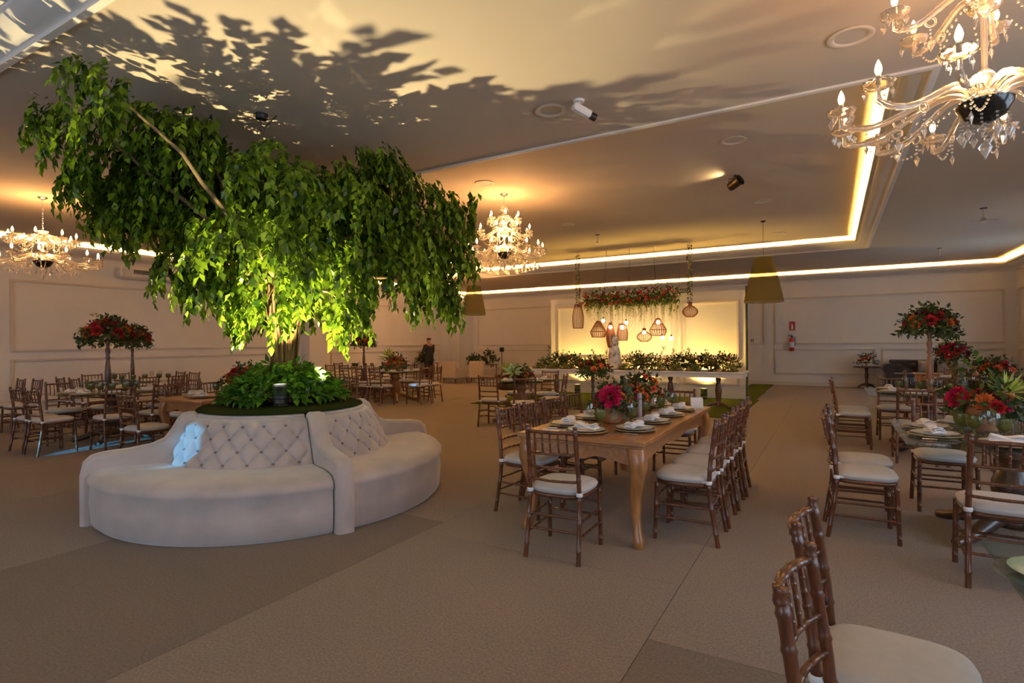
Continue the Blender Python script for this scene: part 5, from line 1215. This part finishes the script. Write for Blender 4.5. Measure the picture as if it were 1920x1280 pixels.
def pillow_mesh(m):
    mb = MB(); n = 12; vs = []
    for sgn in (1, -1):
        for i in range(n + 1):
            for j in range(n + 1):
                u, v = i / n * 2 - 1, j / n * 2 - 1; t = .10 * ((1 - u ** 4) * (1 - v ** 4)) ** .6; k = 1 - .06 * (1 - abs(u * v)) * 0; vs.append((u * .23 * (1 - .08 * (1 - v * v)), sgn * t, v * .23 * (1 - .08 * (1 - u * u))))
    o_ = (n + 1) ** 2
    fs = [(i * (n + 1) + j, (i + 1) * (n + 1) + j, (i + 1) * (n + 1) + j + 1, i * (n + 1) + j + 1) for i in range(n) for j in range(n)]
    return mb.add(vs, fs + [tuple(o_ + q for q in reversed(f)) for f in fs]).mesh('pillow', m)
m_pil = mat('patterned_beige_cloth', (.48, .40, .33), .9, col2=(.26, .2, .17), scale=22)
pm = pillow_mesh(m_pil)
for x in (2.35, 2.80, 3.22):
    o = single(pm, 'throw_pillow', 'patterned beige cushion leaning on the black sofa', 'cushion', (x, 19.96, .70), 0, 'cushions on the black sofa', .85); o.rotation_euler = (R(14), 0, 0)
# round side table with a little pot
st = thing('side_table', 'small round dark wooden side table beside the black sofa', 'table', (.90, 20.15, 0))
link('top', MB().lathe([(.001, .64), (.34, .64), (.36, .65), (.36, .67), (.34, .68), (.001, .68)], 32).mesh('t', m_walnut), st)
link('column', MB().lathe([(.001, .08), (.07, .08), (.05, .14), (.035, .25), (.055, .38), (.035, .5), (.05, .62), (.10, .64), (.001, .64)], 18).mesh('c', m_walnut), st)
for i in range(3):
    a = R(30 + 120 * i); c, s = math.cos(a), math.sin(a); link('foot', MB().tube([(c * .03, s * .03, .13), (c * .15, s * .15, .10), (c * .26, s * .26, .025)], [.04, .03, .022], 7).mesh('f', m_walnut), st)
flowers('small gold cup with orange and green flowers on the round side table', (.90, 20.15, .68), me_cup2, .12, arrangement(61, .15, .16, [('orange', .06, 5), ('coral', .05, 3)], m_leafd, 120, .07), scale=1.25)
# console with urn
cn = thing('console_table', 'honey oak console table with a gold urn in front of the black sofa', 'table', (2.28, 15.1, 0))
link('top', MB().bbox((0, 0, .735), (1.45, .50, .035), .008).mesh('t', m_oak, False), cn)
for s in (-1, 1): link('apron', MB().box((0, s * .2, .66), (1.32, .022, .12)).mesh('a', m_oak, False), cn)
for sx in (-1, 1):
    for sy in (-1, 1): link('leg', MB().lathe([(.001, 0), (.025, 0), (.03, .05), (.02, .10), (.035, .25), (.04, .4), (.025, .5), (.045, .56), (.045, .715), (.001, .715)], 12).mesh('l', m_oakv), cn, (sx * .64, sy * .19, 0))
p = aty(1786, 690, 15.1)
flowers('gold urn of magenta and orange flowers on the oak console', (p.x, 15.1, .7525), me_urn, .33, arrangement(62, .26, .24, [('mrose', .10, 5), ('orange', .085, 6), ('rose', .09, 3), ('burg', .09, 3)], m_leafd, 420, .075, .4), scale=1.15)
p = aty(1829, 690, 15.1)
flowers('small gold pot with broad green leaves on the oak console', (min(p.x, 2.9), 15.1, .7525), me_cup2, .12, [N('foliage', foliage(63, 12, .06, .12, m_leafb, .14, .1, sprig=1, wf=.24), kind='stuff')], name='potted_plant', scale=1.35, cat='plant')
flowers('low glass bowl of orange and red flowers on the glass table before the sofa', (T4[0] + .28, T4[1] + .05, GH), me_pot2, .13, arrangement(64, .22, .15, [('orange', .085, 7), ('coral', .07, 3), ('rose', .08, 4)], m_leafd, 240, .07), scale=1.15)
# far corner: low tables with plants, floor lamp
def low_table(label, x, y, rz, H=.62):
    t = thing('low_table', label, 'table', (x, y, 0), rz); link('top', MB().bbox((0, 0, H - .015), (1.1, .5, .03), .006).mesh('t', m_midwood, False), t)
    for sx in (-1, 1):
        for sy in (-1, 1): link('leg', MB().tube([(sx * .48, sy * .19, H - .03), (sx * .5, sy * .2, 0)], [.028, .02], 8).mesh('l', m_midwood), t)
low_table('brown wooden table beside the guest in black', -13.95, 17.25, R(90), .72); low_table('brown wooden table behind the beige armchairs', -12.55, 19.3, 0, .62)
flowers('dark vase of red flowers on the table beside the guest in black', (-13.85, 17.20, .72), me_cup2, .12, arrangement(65, .17, .34, [('rose', .08, 5), ('burg', .08, 4)], m_leafd, 260, .075), scale=1.0)
flowers('dark vase of trailing burgundy flowers at the end of the wooden table', (-13.9, 16.85, .72), me_cup2, .12, arrangement(66, .12, .14, [('burg', .07, 4), ('rose', .06, 2)], m_leafd, 200, .08), scale=1.0)
flowers('spiky dark green plant with red flowers behind the beige armchairs', (-12.30, 19.3, .62), me_cup2, .12, arrangement(67, .20, .34, [('burg', .06, 4), ('coral', .05, 3)], m_leafd, 200, .12, .1), name='potted_plant', scale=1.0, cat='plant')
flowers('low bushy plant at the end of the wooden table behind the armchairs', (-12.98, 19.25, .62), me_cup2, .10, arrangement(68, .18, .12, [('burg', .06, 3)], m_leafd, 200, .1, .4), name='potted_plant', scale=1.1, cat='plant')
fl = thing('floor_lamp', 'black floor lamp with a square head near the armchairs', 'lamp', (-11.55, 19.1, 0))
link('base', MB().lathe([(.001, 0), (.16, 0), (.16, .02), (.02, .03), (.001, .03)], 20).mesh('b', m_black), fl); link('pole', MB().tube([(0, 0, .02), (0, 0, 1.15)], .016, 8).mesh('p', m_black), fl); link('head', MB().bbox((0, 0, 1.22), (.16, .12, .18), .02).mesh('h', m_black, False), fl)
pf = thing('pouffe', 'round dark brown pouffe beside the buffet end', 'pouffe', (-9.0, 15.3, 0)); link('drum', MB().lathe([(.001, 0), (.32, .0), (.36, .06), (.37, .30), (.34, .42), (.25, .46), (.001, .47)], 28).mesh('d', mat('brown_leather', (.075, .035, .018), .5)), pf); link('piping', MB().lathe([(.355, .40), (.365, .41), (.355, .42), (.345, .41), (.355, .40)], 28).mesh('pi', m_black), pf)
# guest in black, back turned, tending flowers
pr = thing('person', 'person in black clothes with back turned, reaching to a vase of flowers', 'person', (-13.42, 16.78, 0), R(80))
def skin(name, verts, edges, radii, m, parent, lv=2):
    me = bpy.data.meshes.new(name); me.from_pydata(verts, edges, []); me.materials.append(m); o = link(name, me, parent)
    s = o.modifiers.new('skin', 'SKIN'); s.use_smooth_shade = True
    for sv, r_ in zip(me.skin_vertices[0].data, radii): sv.radius = (r_, r_) if not hasattr(r_, '__len__') else r_
    me.skin_vertices[0].data[0].use_root = True
    b = o.modifiers.new('sub', 'SUBSURF'); b.levels = lv; b.render_levels = lv; return o
m_skin = mat('skin', (.42, .22, .13), .6); m_cloth = mat('black_cloth', (.012, .012, .013), .85)
BV = [(0, 0, .95), (0, 0, 1.10), (0, -.01, 1.28), (0, -.01, 1.42), (0, .0, 1.50), (0, .015, 1.56), (0, .03, 1.66), (0, .03, 1.73),
      (.19, -.01, 1.40), (.25, .04, 1.14), (.20, .24, 1.06), (.17, .33, 1.08), (-.19, -.01, 1.40), (-.25, .06, 1.15), (-.18, .26, 1.12), (-.15, .35, 1.15),
      (.10, 0, .88), (.105, .015, .50), (.11, -.01, .09), (.115, .12, .04), (-.10, 0, .88), (-.105, .02, .50), (-.11, -.01, .09), (-.115, .12, .04)]
BE = [(0, 1), (1, 2), (2, 3), (3, 4), (4, 5), (5, 6), (6, 7), (3, 8), (8, 9), (9, 10), (10, 11), (3, 12), (12, 13), (13, 14), (14, 15), (0, 16), (16, 17), (17, 18), (18, 19), (0, 20), (20, 21), (21, 22), (22, 23)]
BR = [(.15, .11), (.14, .10), (.16, .11), (.15, .10), .058, .062, (.080, .095), (.06, .07), .058, .045, .036, .030, .058, .045, .036, .030, .085, .058, .042, .035, .085, .058, .042, .035]
body = skin('body', BV, BE, BR, m_skin, pr)
for s in (1, -1):   # hands with five fingers round the stems
    b0 = Vector((s * .165 if s > 0 else -.145, .34 if s > 0 else .36, 1.08 if s > 0 else 1.15)); V = [b0, b0 + Vector((0, .05, .01))]; E = [(0, 1)]; RR = [.028, .036]
    for f in range(4):
        x = -.027 + .018 * f; q0 = len(V); V += [b0 + Vector((x, .085, .012)), b0 + Vector((x, .12 + .006 * (f in (1, 2)), .0)), b0 + Vector((x, .125, -.03))]; E += [(1, q0), (q0, q0 + 1), (q0 + 1, q0 + 2)]; RR += [.010, .009, .008]
    q0 = len(V); V += [b0 + Vector((-s * .040, .05, .012)), b0 + Vector((-s * .048, .085, -.005))]; E += [(0, q0), (q0, q0 + 1)]; RR += [.012, .010]
    skin('hand', [tuple(v) for v in V], E, RR, m_skin, pr, 1)
CV = BV[:4] + [(0, -.005, 1.475)] + BV[8:11] + BV[12:15] + BV[16:19] + BV[20:23]
skin('clothing', CV, [(0, 1), (1, 2), (2, 3), (3, 4), (3, 5), (5, 6), (6, 7), (3, 8), (8, 9), (9, 10), (0, 11), (11, 12), (12, 13), (0, 14), (14, 15), (15, 16)],
     [(.175, .135), (.165, .125), (.185, .135), (.175, .125), .075, .078, .062, .050, .078, .062, .050, .108, .082, .068, .108, .082, .068], m_cloth, pr)
for s in (1, -1):
    link('shoe', MB().ball((s * .112, .06, .045), .055, 12, 8, .8).xform(Matrix.Diagonal((1, 1, 1, 1))).mesh('shoe', m_black), pr, (0, 0, 0)); link('ear', MB().ball((s * .082, .02, 1.645), .022, 8, 6, 1.3).mesh('ear', m_skin), pr)
link('hair', MB().lathe([(.092, 1.63), (.098, 1.66), (.096, 1.69)], 18, (0, .012, 0), R(190), R(350), False).mesh('hair', mat('dark_hair', (.03, .02, .015), .8)), pr)
link('nose', MB().ball((0, .128, 1.635), .016, 8, 6, 1.3).mesh('nose', m_skin), pr)
for s in (1, -1): link('eye', MB().ball((s * .03, .115, 1.655), .011, 8, 6).mesh('eye', m_china), pr)
link('mouth', MB().box((0, .118, 1.595), (.045, .01, .008)).mesh('mouth', mat('lip', (.25, .08, .06), .6), False), pr)

# ================================================================== tell look-alikes apart by what they stand next to
_by = {}
for o in bpy.data.objects:
    if o.parent is None and 'label' in o: _by.setdefault(o['label'], []).append(o)
_ORD = ('first', 'second', 'third', 'fourth', 'fifth', 'sixth', 'seventh', 'eighth', 'ninth', 'tenth')
for lb, L in _by.items():
    if len(L) < 2: continue
    nm = L[0].name.split('.')[0]
    if nm == 'dining_chair' and len(L) <= 3:
        along_x = abs(math.sin(L[0].rotation_euler.z)) < .7
        L.sort(key=lambda o: o.location.x if along_x else o.location.y)
        ends = ('left-wall end', 'aisle end') if along_x else ('entrance end', 'back-wall end')
        names = [ends[0], ends[1]] if len(L) == 2 else [ends[0], 'middle one', ends[1]]
        for o, e in zip(L, names): o['label'] = lb + ', ' + e
    elif lb.endswith(' on the buffet'):
        for sgn, side in ((-1, 'armchair side'), (1, 'green mat side')):
            S = sorted([o for o in L if (o.location.x + 4.55) * sgn > 0], key=lambda o: abs(o.location.x + 4.55))
            for o, e in zip(S, _ORD): o['label'] = '%s, %s from the cake, %s' % (lb, e, side)
